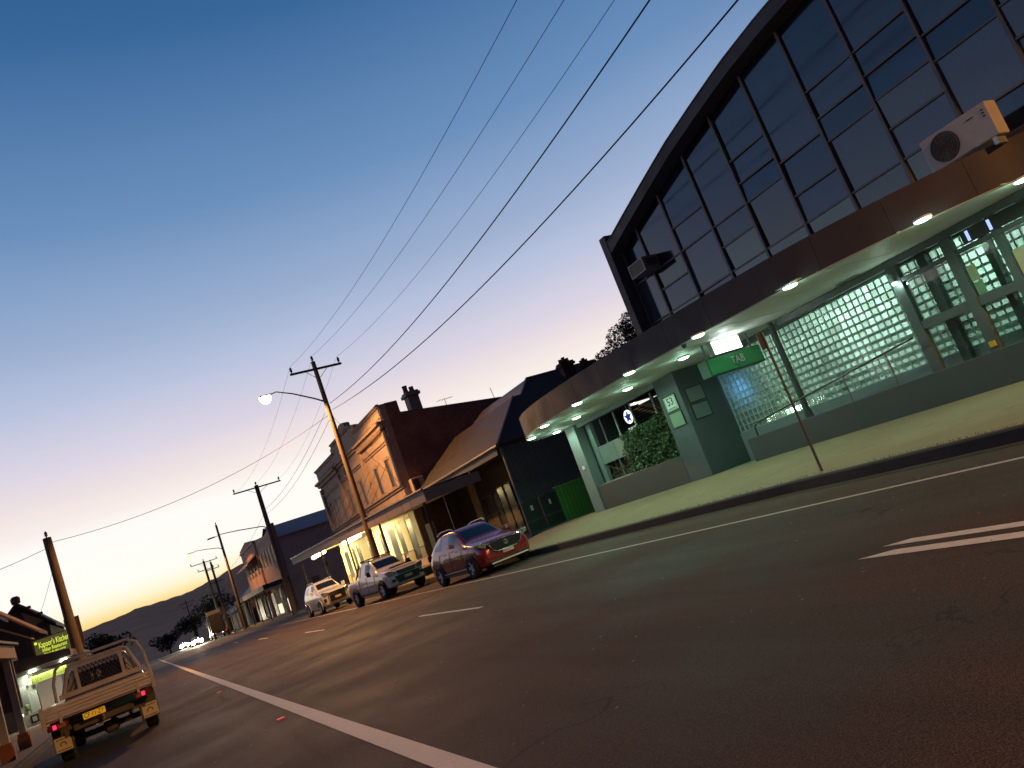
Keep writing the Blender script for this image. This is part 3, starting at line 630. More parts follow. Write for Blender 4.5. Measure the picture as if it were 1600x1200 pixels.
UG2 = mat('blind_behind_glass', (.036,.046,.062), .06, spec=.8, tint=(.5,.72,1.), rnd=.45, var=.12, vscale=1.5, stretch=(1,14,1))
R = random.Random(21)
for i, zs in enumerate(bays):
    y0, y1 = MY[i+1]+.034, MY[i]-.034
    for z in zs: b = MB(); b.box(16.01,16.09, y0,y1, z-.022,z+.022); b.build('transom', FRAME, hotel)
    b = MB(); b.box(15.99,16.10, y0,y1, 4.931,4.97); b.build('sill', FRAME, hotel)
    ed = [4.97]+[q for z in zs for q in (z-.022, z+.022)]+[None]
    for k in range(0, len(ed), 2):
        z0, z1 = ed[k], ed[k+1]; b = MB(); t = R.uniform(-.016,.016); t2 = R.uniform(-.016,.016)
        ta, tb = (z1, z1) if z1 else (arc(y0), arc(y1))
        if min(ta, tb)-z0 < .05: continue
        xs_ = (16.055-t-t2, 16.055+t-t2, 16.055+t+t2, 16.055-t+t2)
        b.quad((xs_[0],y0,z0),(xs_[1],y1,z0),(xs_[2],y1,tb),(xs_[3],y0,ta))
        b.build('pane', UG2 if (k == 2 and R.random() < .7) else UG, hotel)
# --- air conditioners
ac = thing('air_conditioner', 'pale outdoor air conditioner with round fan standing on the awning', 'air conditioner', (15.2,7.65,TZ))
WA = mat('aged_white_metal', (.34,.31,.30), .55, var=.1, vscale=4)
b = MB(); b.box(15.0,15.36, 7.08,8.44, TZ+.09,TZ+.76); b.build('cabinet', WA, ac, bevel=.02)
b = MB(); b.lathe([(.285,14.985),(.285,14.998)], (0,8.02,TZ+.42), 28, 'x'); b.build('fan_opening', BLACK, ac)
b = MB()
for r_ in (.06,.11,.16,.21,.26): b.lathe([(r_-.006,14.97),(r_+.006,14.97),(r_+.006,14.984),(r_-.006,14.984)], (0,8.02,TZ+.42), 28, 'x')
for k in range(6): a = k*PI/6; b.tube([(14.977,8.02-.29*math.cos(a),TZ+.42-.27*math.sin(a)),(14.977,8.02+.29*math.cos(a),TZ+.42+.27*math.sin(a))], .006, 4)
b.f = [f for f in b.f if len(f) < 28]; b.build('fan_grille', mat('grille_dark', (.06,.05,.045), .6), ac)
for y in (7.2,8.3): b = MB(); b.box(15.02,15.3,y-.04,y+.04,TZ-.05,TZ+.09); b.build('foot', GALV, ac)
for z in (.5,.56,.62): b = MB(); b.box(14.992,14.999,7.16,7.2,TZ+z,TZ+z+.03); b.build('vent_slot', BLACK, ac)
b = MB(); b.box(14.992,14.998,7.36,7.5,TZ+.60,TZ+.62); b.build('badge', BLACK, ac)
wa = thing('window_air_conditioner', 'boxy air conditioner jutting from the upper left window', 'air conditioner', (15.8,17.95,7.02))
b = MB(); b.box(15.45,16.04, 17.55,18.32, 7.03,7.47); b.build('cabinet', mat('grimy_metal', (.17,.165,.17), .5, var=.15, vscale=6), wa, bevel=.012)
b = MB(); b.box(15.435,15.447, 17.60,18.27, 7.08,7.42); b.build('grille', BLACK, wa)
for y0, y1, z0, z1 in ((17.56,18.31,7.04,7.075),(17.56,18.31,7.425,7.46),(17.56,17.60,7.076,7.424),(18.27,18.31,7.076,7.424)): b = MB(); b.box(15.425,15.449,y0,y1,z0,z1); b.build('grille_frame', mat('pale_frame', (.3,.29,.29), .5), wa)
for k in range(5): b = MB(); b.box(15.55+k*.09,15.60+k*.09, 17.535,17.548, 7.15,7.38); b.build('louvre', BLACK, wa)
cc = thing('security_camera', 'small dome security camera on the awning edge by the light box', 'camera', (12.8,14.4,BZ))
b = MB(); b.lathe([(0,BZ-.13),(.05,BZ-.11),(.065,BZ-.06),(.065,BZ-.03)], (12.85,14.4,0), 14); b.build('dome', BLACK, cc, smooth=True)
b = MB(); b.lathe([(.08,BZ-.03),(.08,BZ-.004)], (12.85,14.4,0), 14); b.build('mount', PALE, cc, smooth=True)
# --- sign post on the kerb
sp_ = thing('sign_post', 'thin leaning galvanised sign post at the kerb before the ramp', 'post', (12.25,11.4,.2))
b = MB(); b.tube([(12.25,11.4,.18),(12.25,11.42,3.25)], .028, 10); b.build('pole', mat('dull_post', (.06,.055,.055), .6, var=.2, vscale=6), sp_, smooth=True)
b = MB(); dd = Vector((.60,.80,0)); pp_ = [Vector((12.25,11.41,0))+dd*a+Vector((0,0,z)) for a, z in ((-.02,2.9),(.035,2.9),(.035,3.24),(-.02,3.24))]
b.add([p+Vector((-.1,.075,0)) for p in pp_]+[p+Vector((-.03,.022,0)) for p in pp_], [(0,1,2,3),(7,6,5,4),(0,4,5,1),(1,5,6,2),(2,6,7,3),(3,7,4,0)]); b.build('sign_plate', mat('sign_back', (.05,.05,.052), .7), sp_)
# --- tree over the flat roof
tr = thing('tree', 'dark shrubby tree rising behind the awning left of the hotel wall', 'tree', (20.4,25.5,.5))
R = random.Random(9); pts = []
for c, q, k in (((19.0,24.4,6.5),(.8,.8,.75),1500),((19.7,24.2,7.0),(.7,.8,.7),1500),((18.2,24.7,6.0),(.7,.6,.5),900),((20.0,24.6,6.0),(1.2,.9,1.0),1300)): pts += blob_pts(c, q, k, R, .2)
leaves('crown', mat('dark_leaf', (.03,.04,.018), .7, var=.3, vscale=5), tr, pts, .15, 9, aspect=.32)
b = MB(); b.tube([(20.4,25.9,.5),(20.1,25.6,3.5),(19.6,24.8,5.5)], .14, 8, r1=.06); 
for e in ((19.0,24.3,7.3),(19.9,24.2,7.7),(18.2,24.8,6.3)): b.tube([(19.7,25,5.2),((19.7+e[0])/2,24.7,6),e], .05, 5, r1=.012)
b.build('trunk', mat('bark', (.09,.07,.05), .9, bump=.6, bscale=18), tr)
# ============================================================ HOUSE NEXT DOOR
house = thing('house', 'low single-storey house with dark hipped roof between hotel and brick building', 'house', (18,39,.5))
IRON = mat('weathered_roof_iron', (.10,.092,.10), .55, var=.18, vscale=2, stretch=(1,1,1), bump=.2, bscale=8)
CORR = mat('grey_green_corrugated', (.085,.095,.092), .55, var=.15, vscale=1.5)
def corrugated(b, x0, x1, y, z0, z1, pitch=.15, dep=.018, axis='x'):
    n = int(abs(x1-x0)/pitch*4); k0 = len(b.v)
    for i in range(n+1):
        x = lerp(x0, x1, i/n); d = dep*math.sin(2*PI*(x-x0)/pitch)
        for z in (z0, z1): b.v.append((x, y+d, z))
    for i in range(n): k = k0+2*i; b.f.append((k, k+2, k+3, k+1))
b = MB(); corrugated(b, 16.5, 25, 33.0, .3, 4.82); b.build('corrugated_wall', CORR, house, smooth=True)
b = MB(); b.box(16.44,16.52, 32.94,33.06, .3,4.84); b.build('corner_post', mat('grey_corner', (.17,.19,.19), .6), house)
def roof_sheet(name, corners, m, thick=.07):
    b = MB(); c = [Vector(p) for p in corners]; nn = (c[1]-c[0]).cross(c[2]-c[0]).normalized()
    if nn.z < 0: nn = -nn
    n = len(c); b.add([p for p in c]+[p-nn*thick for p in c], [tuple(range(n)), tuple(range(2*n-1,n-1,-1))]+[(i,(i+1)%n,n+(i+1)%n,n+i) for i in range(n)]); return b.build(name, m, house)
EZ = 4.98
HIRON = mat('brown_house_iron', (.030,.026,.026), .6, var=.18, vscale=2, bump=.2, bscale=8)
roof_sheet('front_roof', [(16.25,32.75,EZ),(16.25,45.6,EZ),(19.94,45.6,7.6),(19.94,36.44,7.6)], HIRON)
roof_sheet('side_roof', [(16.25,32.75,EZ),(19.94,36.44,7.6),(26,36.44,7.6),(29.6,32.75,EZ)], mat('blue_grey_iron', (.085,.060,.052), .85, spec=.1, var=.12, vscale=2))
roof_sheet('upper_front_roof', [(20.6,36.9,7.5),(20.6,45.6,7.5),(22.5,45.6,8.78),(22.5,38.8,8.78)], IRON)
roof_sheet('upper_side_roof', [(20.6,36.9,7.5),(22.5,38.8,8.78),(27.5,38.8,8.78),(29.5,36.9,7.5)], MATS['blue_grey_iron'])
for a, c in (((16.25,32.75,EZ),(19.94,36.44,7.6)),((20.6,36.9,7.5),(22.5,38.8,8.78)),((22.5,38.8,8.80),(27.5,38.8,8.80))):
    b = MB(); b.tube([Vector(a)+Vector((0,0,.02)), Vector(c)+Vector((0,0,.02))], .06, 6); b.build('ridge_cap', mat('ridge_cap_grey', (.2,.2,.23), .5), house)
b = MB(); b.tube([(16.2,32.7,EZ-.06),(16.2,45.6,EZ-.06)], .075, 8); b.build('gutter', mat('gutter_paint', (.15,.15,.15), .5, var=.1), house, smooth=True)
b = MB(); b.box(16.28,16.36, 33.1,45.6, 4.52,4.86); b.build('verandah_beam', mat('verandah_beam', (.10,.11,.11), .6), house)
b = MB(); b.box(16.3,18.6, 33.1,45.6, 4.78,4.82); b.build('verandah_ceiling', mat('verandah_ceiling', (.12,.13,.13), .7), house)
b = MB(); b.box(18.6,18.8, 33.05,45.7, .3,4.8); b.build('front_wall', mat('brown_wall', (.07,.055,.045), .8, var=.15, vscale=2), house)
b = MB(); b.box(15.95,18.6, 33.1,45.7, .2,.52); b.build('verandah_floor', mat('old_boards', (.12,.10,.085), .8, var=.2, vscale=3, stretch=(1,8,1)), house)
def boards(b, x, y0, y1, z0, z1, h=.19):
    z = z0
    while z < z1-.02:
        zt = min(z+h, z1); b.add([(x-.03,y0,z),(x-.03,y1,z),(x-.006,y1,zt),(x-.006,y0,zt),(x,y0,z),(x,y1,z)], [(0,1,2,3),(0,4,5,1)]); z += h
for y0, y1, c in ((33.5,35.6,'board_tan'),(36.1,37.3,'board_tan'),(41.9,43.2,'board_lit_yellow')):
    b = MB(); boards(b, 18.6, y0, y1, .55, 4.5, .26); o = b.build('weatherboards', mat('board_tan', (.20,.14,.09), .8, var=.18, vscale=2) if c == 'board_tan' else mat('board_lit_yellow', (.46,.37,.18), .75, var=.12, vscale=3), house, fix=False); o['kind'] = 'stuff'  # brighter yellow strip has the awning tubes' light in its colour
for y0, y1, z0, z1 in ((37.5,38.3,.9,3.4),(38.5,39.3,.9,3.4),(40.1,40.9,1.0,3.2),(41.0,41.75,1.0,3.2)):
    b = MB(); b.box(18.52,18.6, y0,y1, z0,z1); f = b.build('window', mat('tan_frame', (.22,.17,.12), .6), house)
    b = MB(); b.box(18.505,18.517, y0+.07,y1-.07, z0+.07,(z0+z1)/2-.03); b.build('pane', mat('dull_pane', (.09,.085,.065), .2, rnd=.3), f)
    b = MB(); b.box(18.505,18.517, y0+.07,y1-.07, (z0+z1)/2+.03,z1-.07); b.build('pane', MATS['dull_pane'], f)
b = MB(); b.box(18.5,18.6, 39.35,40.0, .5,3.1); b.build('door', mat('dark_door', (.03,.025,.02), .5), house)
for y in (37.0,41.5): b = MB(); b.box(16.28,16.38, y-.05,y+.05, .5,4.52); b.build('verandah_post', mat('dark_post', (.06,.055,.05), .7), house)
for x, y, z0, z1, s in ((24.6,37.6,7.4,9.05,.5),(25.9,37.6,7.6,8.7,.36)):      # brick chimneys on the far slope
    b = MB(); b.box(x-s*.8,x+s*.8, y-s*.5,y+s*.5, z0,z1-.4); c = b.build('chimney', mat('dark_brickwork', (.07,.035,.03), .9, bump=.5, bscale=20), house)
    b = MB(); b.box(x-s,x+s, y-s*.7,y+s*.7, z1-.4,z1-.25); b.box(x-s*.9,x+s*.9, y-s*.6,y+s*.6, z1-.25,z1-.15); b.build('crown', MATS['dark_brickwork'], c)
    for dx in (-.5,0,.45): b = MB(); b.lathe([(.13,z1-.15),(.10,z1+.02+.1*(dx==0)),(.13,z1+.06+.1*(dx==0))], (x+dx*s,y,0), 8); b.build('chimney_pot', mat('terracotta', (.12,.05,.035), .8), c)
# gates and green panel between hotel and house
gt = mat('dark_green_paint', (.009,.020,.017), .5, var=.2, vscale=3)
for x0, x1, lab in ((15.2,16.1,'left dark green gate leaf with a pale tag by the corrugated wall'),(16.13,17.05,'right dark green gate leaf with a white tag beside the bright green panel')):
    t = thing('gate_leaf', lab, 'gate', ((x0+x1)/2,30.5,.4), 'dark green gates beside the hotel')
    pr = [(x0,.42),(x1,.42),(x1,1.93)]+[(lerp(x1,x0,k/8), 1.93+.11*math.sin(PI*k/8)) for k in range(1,8)]+[(x0,1.93)]
    b = MB(); b.prism(pr, 30.45, 30.53, 'y'); b.build('leaf', gt, t, bevel=.01)
    for z_ in (.55,1.05): b = MB(); b.box(x0+.06,x1-.06, 30.425,30.449, z_,z_+.08); b.build('rail', mat('gate_rail', (.03,.055,.045), .5), t)
    b = MB(); w_ = .09 if x0 > 16 else .13; b.box((x0+x1)/2-w_/2,(x0+x1)/2+w_/2, 30.43,30.449, 1.52,1.74); b.build('tag', mat('pale_tag', (.5,.52,.5), .6), t)
t = thing('green_panel', 'bright lime green corrugated panel leaning beside the hotel end post', 'panel', (17.8,30.6,.4))
b = MB(); corrugated(b, 17.1, 18.9, 30.55, .4, 2.1, .2, .015); b.build('sheet', mat('lime_green', (.05,.20,.03), .5, var=.12, vscale=2), t, smooth=True)
b = MB(); b.box(17.07,18.9, 30.52,30.6, 2.1,2.16); b.build('top_rail', mat('lime_rail', (.10,.28,.08), .5), t)

# ============================================================ TWO-STOREY RENDERED BUILDING
tw = thing('rendered_shop_building', 'two-storey rendered building with stepped parapet and brick side wall', 'building', (16,56,.3))
REND = mat('aged_render', (.30,.23,.195), .8, var=.16, vscale=1.2, bump=.25, bscale=30, stain=((.20,.14,.11), 1.6, .54, .72))
TRIM = mat('render_trim', (.24,.185,.16), .75, var=.12, vscale=3)
def brickmat():
    m = bpy.data.materials.new('red_brickwork'); m.use_nodes = True; n = m.node_tree.nodes; l = m.node_tree.links; p = n['Principled BSDF']
    t = n.new('ShaderNodeTexCoord'); mp = n.new('ShaderNodeMapping'); mp.inputs['Rotation'].default_value = (PI/2,0,0); l.new(t.outputs['Object'], mp.inputs[0])
    br = n.new('ShaderNodeTexBrick'); l.new(mp.outputs[0], br.inputs['Vector']); br.inputs['Scale'].default_value = 1; br.inputs['Brick Width'].default_value = .24; br.inputs['Row Height'].default_value = .085; br.inputs['Mortar Size'].default_value = .008
    br.inputs['Color1'].default_value = (.20,.085,.068,1); br.inputs['Color2'].default_value = (.13,.06,.052,1); br.inputs['Mortar'].default_value = (.16,.12,.105,1)
    nz = n.new('ShaderNodeTexNoise'); nz.inputs['Scale'].default_value = .6; nz.inputs['Detail'].default_value = 5; l.new(t.outputs['Object'], nz.inputs[0])
    mr = n.new('ShaderNodeMapRange'); mr.inputs[1].default_value = .3; mr.inputs[2].default_value = .7; mr.inputs[3].default_value = .65; mr.inputs[4].default_value = 1.35; l.new(nz.outputs[0], mr.inputs[0])
    x = n.new('ShaderNodeVectorMath'); x.operation = 'SCALE'; l.new(br.outputs[0], x.inputs[0]); l.new(mr.outputs[0], x.inputs[3]); l.new(x.outputs[0], p.inputs['Base Color']); p.inputs['Roughness'].default_value = .9; return m
BRICK = brickmat(); MATS['red_brickwork'] = BRICK
Y0, Y1 = 45.9, 66.9
b = MB(); b.prism([(Y0,.2),(Y0,11.0),(52.3,11.0),(52.3,11.38),(53.2,11.62),(59.4,11.62),(60.2,11.4),(60.2,11.0),(Y1,11.0),(Y1,.2)], 15.9, 16.3, 'x'); b.build('front_wall', REND, tw)
b = MB(); b.prism([(16.31,.2),(16.31,11.02),(17.15,11.0),(17.15,10.22),(34,8.3),(34,.2)], 45.9, 46.2, 'y'); b.build('side_wall', BRICK, tw)
b = MB(); b.prism([(16.31,.2),(16.31,11.02),(17.15,11.0),(17.15,10.22),(34,8.3),(34,.2)], 66.5, 66.9, 'y'); b.build('far_side_wall', BRICK, tw)
b = MB(); b.add([(17.1,46.2,10.0),(17.1,66.5,10.0),(34,66.5,8.1),(34,46.2,8.1)], [(0,1,2,3)]); b.build('roof', IRON, tw)
def moulding(name, y0, y1, z0, z1, out, m=TRIM, parent=None):
    b = MB(); b.prism([(15.9-out,z1),(15.9-out,z1-(z1-z0)*.35),(15.9-out*.55,z1-(z1-z0)*.55),(15.9-out*.45,z0),(15.899,z0),(15.899,z1)], y0, y1, 'y'); return b.build(name, m, parent or tw)
for y0, y1 in ((Y0,52.9),(59.6,Y1)):
    moulding('parapet_cap', y0, y1, 10.86, 11.06, .16); moulding('cornice', y0, y1-.0, 9.55, 9.98, .42); moulding('panel_rail', y0+.6, y1-.6, 10.2, 10.32, .07)
moulding('parapet_cap', 53.0, 59.5, 11.5, 11.68, .18); moulding('cornice', 53.0, 59.5, 9.75, 10.1, .30); moulding('string_course', Y0, Y1, 8.62, 8.84, .16)
moulding('sill_course', Y0, Y1, 5.6, 5.86, .20)
for k in range(26):      # dentils under the right cornice
    y = Y0+.2+k*.26; b = MB(); b.box(15.62,15.899, y,y+.13, 9.38,9.545); b.build('dentil', TRIM, tw)
for y in (45.93, 52.35, 59.7, 66.3):
    b = MB(); b.box(15.72,15.899, y,y+.55, 5.87,9.36); b.build('pilaster', REND, tw)
# urn-like block over the centre bay, seen against the sky
b = MB(); b.prism([(53.9,11.69),(53.9,12.0),(54.6,12.2),(55.4,12.2),(55.9,11.95),(55.9,11.69)], 15.75, 16.2, 'x'); b.build('parapet_block', TRIM, tw)
for y in (47.55, 50.25, 54.4, 56.3, 58.2, 61.0, 63.5, 65.3):
    b = MB(); b.box(15.84,15.899, y-.12,y+.86, 7.78,7.96); b.box(15.86,15.899, y-.02,y+.06,6.0,7.779); b.box(15.86,15.899, y+.68,y+.76,6.0,7.779); f = b.build('window', TRIM, tw)
    b = MB(); b.box(15.885,15.8985, y+.06,y+.68, 5.99,7.775); b.build('pane', mat('dark_window', (.016,.014,.016), .4, spec=.12, rnd=.4), f)
    b = MB(); b.box(15.80,15.899, y-.1,y+.84, 5.90,5.985); b.build('sill', TRIM, f)
for y, z in ((56.6,9.0),(57.8,9.0)): b = MB(); b.box(15.85,15.899, y,y+.45, z,z+.4); b.build('roundel', mat('dark_render', (.14,.10,.09), .8), tw)
b = MB(); b.box(19.15,19.95, 49,49.8, 9.6,11.7); ch = b.build('chimney', mat('chimney_render', (.22,.18,.18), .8, var=.15, vscale=2), tw)
b = MB(); b.box(19.0,20.1, 48.86,49.94, 11.7,11.9); b.box(19.08,20.02, 48.93,49.87, 11.9,12.02); b.build('crown', MATS['chimney_render'], ch)
for x in (19.3,19.75): b = MB(); b.lathe([(.2,12.02),(.16,12.3),(.19,12.38+.15*(x<19.5))], (x,49.4,0), 10); b.build('chimney_pot', MATS['terracotta'], ch)
an = thing('antenna', 'small television antenna on the brick building roof line', 'antenna', (20.8,47,9.7)); b = MB(); b.tube([(20.8,47,9.6),(20.8,47,10.5)], .02, 5); b.build('mast', GALV, an)
b = MB(); b.tube([(20.2,47,10.45),(21.4,47,10.5)], .012, 4); 
for x in (20.4,20.7,21.0,21.3): b.tube([(x,46.7,10.47),(x,47.3,10.47)], .008, 4)
b.build('elements', GALV, an)
an = thing('antenna', 'thin bare mast standing on the brick building roof line', 'antenna', (24.4,47,9.2)); b = MB(); b.tube([(24.4,47,9.1),(24.3,47,10.4)], .022, 5); b.build('mast', GALV, an)
ac2 = thing('window_air_conditioner', 'pale air conditioner in the brick side wall above the shop awning', 'air conditioner', (16.6,45.6,4.9))
b = MB(); b.box(16.15,16.95, 45.3,45.895, 4.95,5.9); b.build('cabinet', mat('tan_metal', (.36,.30,.25), .6, var=.1), ac2, bevel=.02)
b = MB(); b.box(16.25,16.62, 45.285,45.299, 5.05,5.78); b.build('grille', mat('dark_grille', (.05,.035,.03), .7), ac2)
# shop awning
aw = thing('shop_awning', 'long flat street awning with panelled fascia on posts below the rendered building', 'awning', (14.4,50,4))
def fz(y): return lerp(3.66, 4.42, (y-35.3)/37.3)
yb = [35.0,37.3,38.7,41.6,44.3,47.2,50.5,54,58,62,66.5,72.5]
for a, c in zip(yb, yb[1:]):
    b = MB(); b.add([(12.86,a+.02,fz(a)),(12.86,c-.02,fz(c)),(12.86,c-.02,fz(c)+.56),(12.86,a+.02,fz(a)+.56),(12.92,a+.02,fz(a)),(12.92,c-.02,fz(c)),(12.92,c-.02,fz(c)+.56),(12.92,a+.02,fz(a)+.56)], [(0,1,2,3),(7,6,5,4),(0,4,5,1),(1,5,6,2),(2,6,7,3),(3,7,4,0)])
    b.build('fascia_panel', mat('mauve_fascia', (.21,.165,.17), .7, var=.12, vscale=1.5, rnd=.12), aw)
b = MB(); b.add([(12.925,35.02,fz(35)+.12),(15.88,35.02,fz(35)+.2),(15.88,72.4,fz(72.4)+.2),(12.925,72.4,fz(72.4)+.12)], [(0,1,2,3)]); b.build('soffit', mat('cream_soffit', (.58,.50,.34), .7, var=.1, vscale=2), aw)
b = MB(); b.add([(12.86,35.0,fz(35)),(15.9,35.0,fz(35)+.1),(15.9,35.0,fz(35)+.6),(12.86,35.0,fz(35)+.56)], [(0,1,2,3)]); b.build('end_fascia', MATS['mauve_fascia'], aw)
b = MB(); b.add([(12.9,35.0,fz(35)+.57),(15.89,35.0,fz(35)+.75),(15.89,72.4,fz(72.4)+.75),(12.9,72.4,fz(72.4)+.57)], [(0,1,2,3)]); b.build('roof_sheet', IRON, aw)
b = MB(); b.tube([(12.82,35.0,fz(35)+.6),(12.82,72.5,fz(72.5)+.6)], .06, 6); b.build('gutter', mat('gutter_dark', (.10,.085,.08), .5), aw)
for y in (35.7, 43.8, 52, 60.5, 69): b = MB(); b.tube([(12.95,y,.2),(12.95,y,fz(y)+.02)], .07, 8); b.lathe([(.16,.2),(.16,.32),(.09,.55)], (12.95,y,0), 10); b.build('post', mat('dark_iron_post', (.035,.03,.028), .6), aw)
for y in (46.6, 49.3, 52, 55, 58.5, 61.8, 65): b = MB(); b.tube([(15.88,y,7.9),(13.1,y,fz(y)+.6)], .016, 5); b.build('tie_rod', BLACK, aw)
for y0, y1, nm in ((51.0,55.8,'nearer bare fluorescent tube under the shop awning'),(62.4,67.0,'farther bare fluorescent tube under the shop awning')):
    t = thing('fluorescent_tube', nm, 'light', (13.6,(y0+y1)/2,fz(y0)), 'fluorescent tubes under the shop awning'); zc = fz((y0+y1)/2)-.02
    b = MB(); b.box(13.5,13.7, y0,y1, zc+.05,zc+.12); b.build('batten', mat('lamp_white', (.7,.72,.7), .4), t)
    b = MB(); b.tube([(13.6,y0+.05,zc-.02),(13.6,y1-.05,zc-.02)], .17, 10); b.build('tube', glow('tube_warm', (1.,.86,.42), 9), t, smooth=True)  # tube thickened, its overexposed glow built as shape
    area('tube_light', (13.6,(y0+y1)/2,zc-.22), (1.,0,-.75), y1-y0, .25, 950, (1.,.80,.36), t)
# lit shop front under the awning
SHOP = mat('cream_shop_wall', (.62,.53,.30), .7, var=.08, vscale=2); OCH = mat('ochre_tiles', (.40,.24,.07), .6, var=.1, vscale=3)
sf = thing('lit_shop', 'yellow-lit shop front with dark windows under the street awning', 'shop front', (15.8,55,.3))
for y0, y1 in ((45.95,46.9),(48.1,49.3),(50.3,50.8),(52.3,53.2),(54.6,56.2),(58.2,60.4),(61.5,62.2),(63.1,64.4),(65.9,66.8)):
    b = MB(); b.box(15.84,15.897, y0,y1, 1.85,4.05); b.build('wall_panel', SHOP, sf); b = MB(); b.box(15.82,15.897, y0,y1, .3,1.8); b.build('dado', OCH, sf)
for y0, y1, z0 in ((47.0,48.0,.3),(49.35,50.25,1.7),(50.85,52.2,.3),(53.25,54.5,1.4),(56.3,58.1,.5),(60.45,61.4,1.4),(62.3,63.0,1.6),(64.5,65.8,1.6)):
    b = MB(); b.box(15.86,15.897, y0,y1, z0,3.75); f = b.build('window', mat('dark_shop_frame', (.05,.045,.04), .5), sf); b = MB(); b.box(15.85,15.859, y0+.1,y1-.1, max(z0,1.0)+.1,3.6); b.build('pane', MATS['dark_window'], f)
    b = MB(); b.box(15.84,15.897, y0,y1, 3.76,4.05); b.build('wall_panel', SHOP, sf)
bd = thing('sandwich_board', 'mottled upright notice panel on the footpath by the yellow-lit boards', 'board', (16.0,43.0,.4)); b = MB(); b.box(15.3,15.4, 41.9,43.2, .5,2.9); b.build('panel', mat('mottled_panel', (.26,.24,.15), .8, var=.5, vscale=4), bd)
for y in (42,43.1): b = MB(); b.box(15.32,15.38, y-.04,y+.04,.25,.5); b.build('leg', BLACK, bd)
bt = thing('street_bench', 'pale street bench under the awning behind the white utility', 'bench', (13.6,41.5,.25))
b = MB(); b.box(13.4,13.85, 40.2,42.4, .68,.74); b.build('seat', CREAM, bt); b = MB(); b.box(13.85,13.9, 40.2,42.4, .8,1.2); b.build('backrest', CREAM, bt)
for y in (40.4,42.2): b = MB(); b.box(13.42,13.88, y-.03,y+.03, .25,.68); b.build('leg', BLACK, bt)

# ============================================================ FAR RIGHT BUILDINGS
fb = thing('far_shop_building', 'two-storey building with gabled parapet lit pink beyond the gap', 'building', (16,110,.3))
PINK = mat('pink_weatherboard', (.36,.22,.19), .8, var=.12, vscale=1.5)
GREYW = mat('grey_side_wall', (.52,.42,.39), .8, var=.12, vscale=1)
b = MB(); b.prism([(96,.2),(96,10.9),(103,10.3),(112,10.9),(112,.2)], 15.9,16.3,'x'); b.build('front_wall', PINK, fb)
b = MB(); b.prism([(112.05,.2),(112.05,10.9),(120,11.7),(128,11.2),(128,.2)], 15.7,16.3,'x'); b.build('gabled_front', PINK, fb)
b = MB(); b.box(15.55,15.699, 111.9,128.1, 10.6,10.85); b.box(15.6,15.699,112.1,127.9,9.2,9.3); b.build('cornice', mat('pink_trim', (.42,.29,.25), .7), fb)
for y in (96.05,111.7): b = MB(); b.box(15.8,15.899, y,y+.3, .3,10.85); b.build('corner_board', MATS['pink_trim'], fb)
b = MB(); boards(b, 15.9, 96.4, 111.6, 8.8, 10.2, .25); boards(b, 15.9, 96.4, 111.6, 4.6, 6.5, .25); o = b.build('weatherboards', PINK, fb, fix=False); o['kind'] = 'stuff'
for i in range(5):
    y = 98.4+i*2.6; b = MB(); b.box(15.85,15.899, y,y+1.5, 6.6,8.7); f = b.build('window', MATS['pink_trim'], fb); b = MB(); b.box(15.83,15.849, y+.15,y+1.35, 6.7,8.6); b.build('pane', MATS['dark_window'], f)
for i in range(4):
    y = 113.5+i*3.4; b = MB(); b.box(15.65,15.699, y,y+1.5, 6.3,8.2); f = b.build('window', MATS['pink_trim'], fb); b = MB(); b.box(15.63,15.649, y+.15,y+1.35, 6.4,8.1); b.build('pane', MATS['dark_window'], f)
b = MB(); b.prism([(15.7,9.1),(14.3,8.2),(14.3,8.05),(15.7,8.9)], 112.6,127.5,'y'); b.build('window_hood', mat('dark_hood', (.08,.06,.07), .7), fb)
b = MB(); b.box(16.31,30, 96,96.3, .2,9.05); b.build('side_wall', GREYW, fb)
b = MB(); b.add([(16.2,95.8,9.06),(30.5,95.8,9.06),(30.5,104,11.3),(16.2,104,11.3),(16.2,112,9.06),(30.5,112,9.06)], [(0,1,2,3),(3,2,5,4)]); b.build('roof', mat('blue_roof_iron', (.36,.30,.31), .8, spec=.15, var=.1, vscale=1), fb)
b = MB(); b.box(16.2,30.5,95.72,95.8,8.95,9.08); b.build('gutter', MATS['pink_trim'], fb)
for i in range(4): b = MB(); b.box(18.6,19.5, 95.9,95.999, 2.3+i*.28,2.44+i*.28); b.build('vent_louvre', mat('dark_louvre', (.05,.05,.06), .7), fb)
b = MB(); b.box(20.6,20.8,95.9,95.999,4.0,4.6); b.build('wall_vent', MATS['dark_louvre'], fb)
b = MB(); b.box(12.9,15.9, 94.5,128, 3.75,4.3); b.build('awning', mat('dark_awning', (.07,.05,.05), .7, var=.1), fb)
for y in (96,104,112,120,127): b = MB(); b.box(12.95,13.1, y-.08,y+.08, .2,3.75); b.build('awning_post', MATS['dark_post'], fb)
for y0, y1, z0, z1 in ((104.6,107.6,.5,1.7),(98.6,99.4,.5,2.0)):
    b = MB(); b.box(15.83,15.895, y0,y1, z0,z1); b.build('lit_window', glow('warm_shop_window', (1.,.78,.52), 1.4), fb)
for i, (y0, y1) in enumerate(((99.8,103.8),(108.4,111.2),(113,118),(119,126))): b = MB(); b.box(15.6 if y0 > 112 else 15.82,15.895 if y0 < 112 else 15.695, y0,y1, .4,3.4); b.build('shop_window', MATS['dark_window'], fb)
SHEDS = [(130,146,15.4,24,4.6,7.6,'dark low shed with steep gable beyond the pink building'),(149,164,15.2,23,3.6,5.6,'low dark shop with skillion verandah behind the parked truck'),(168,182,14.8,22,3.2,5.0,'last low roof on the right before the crest')]
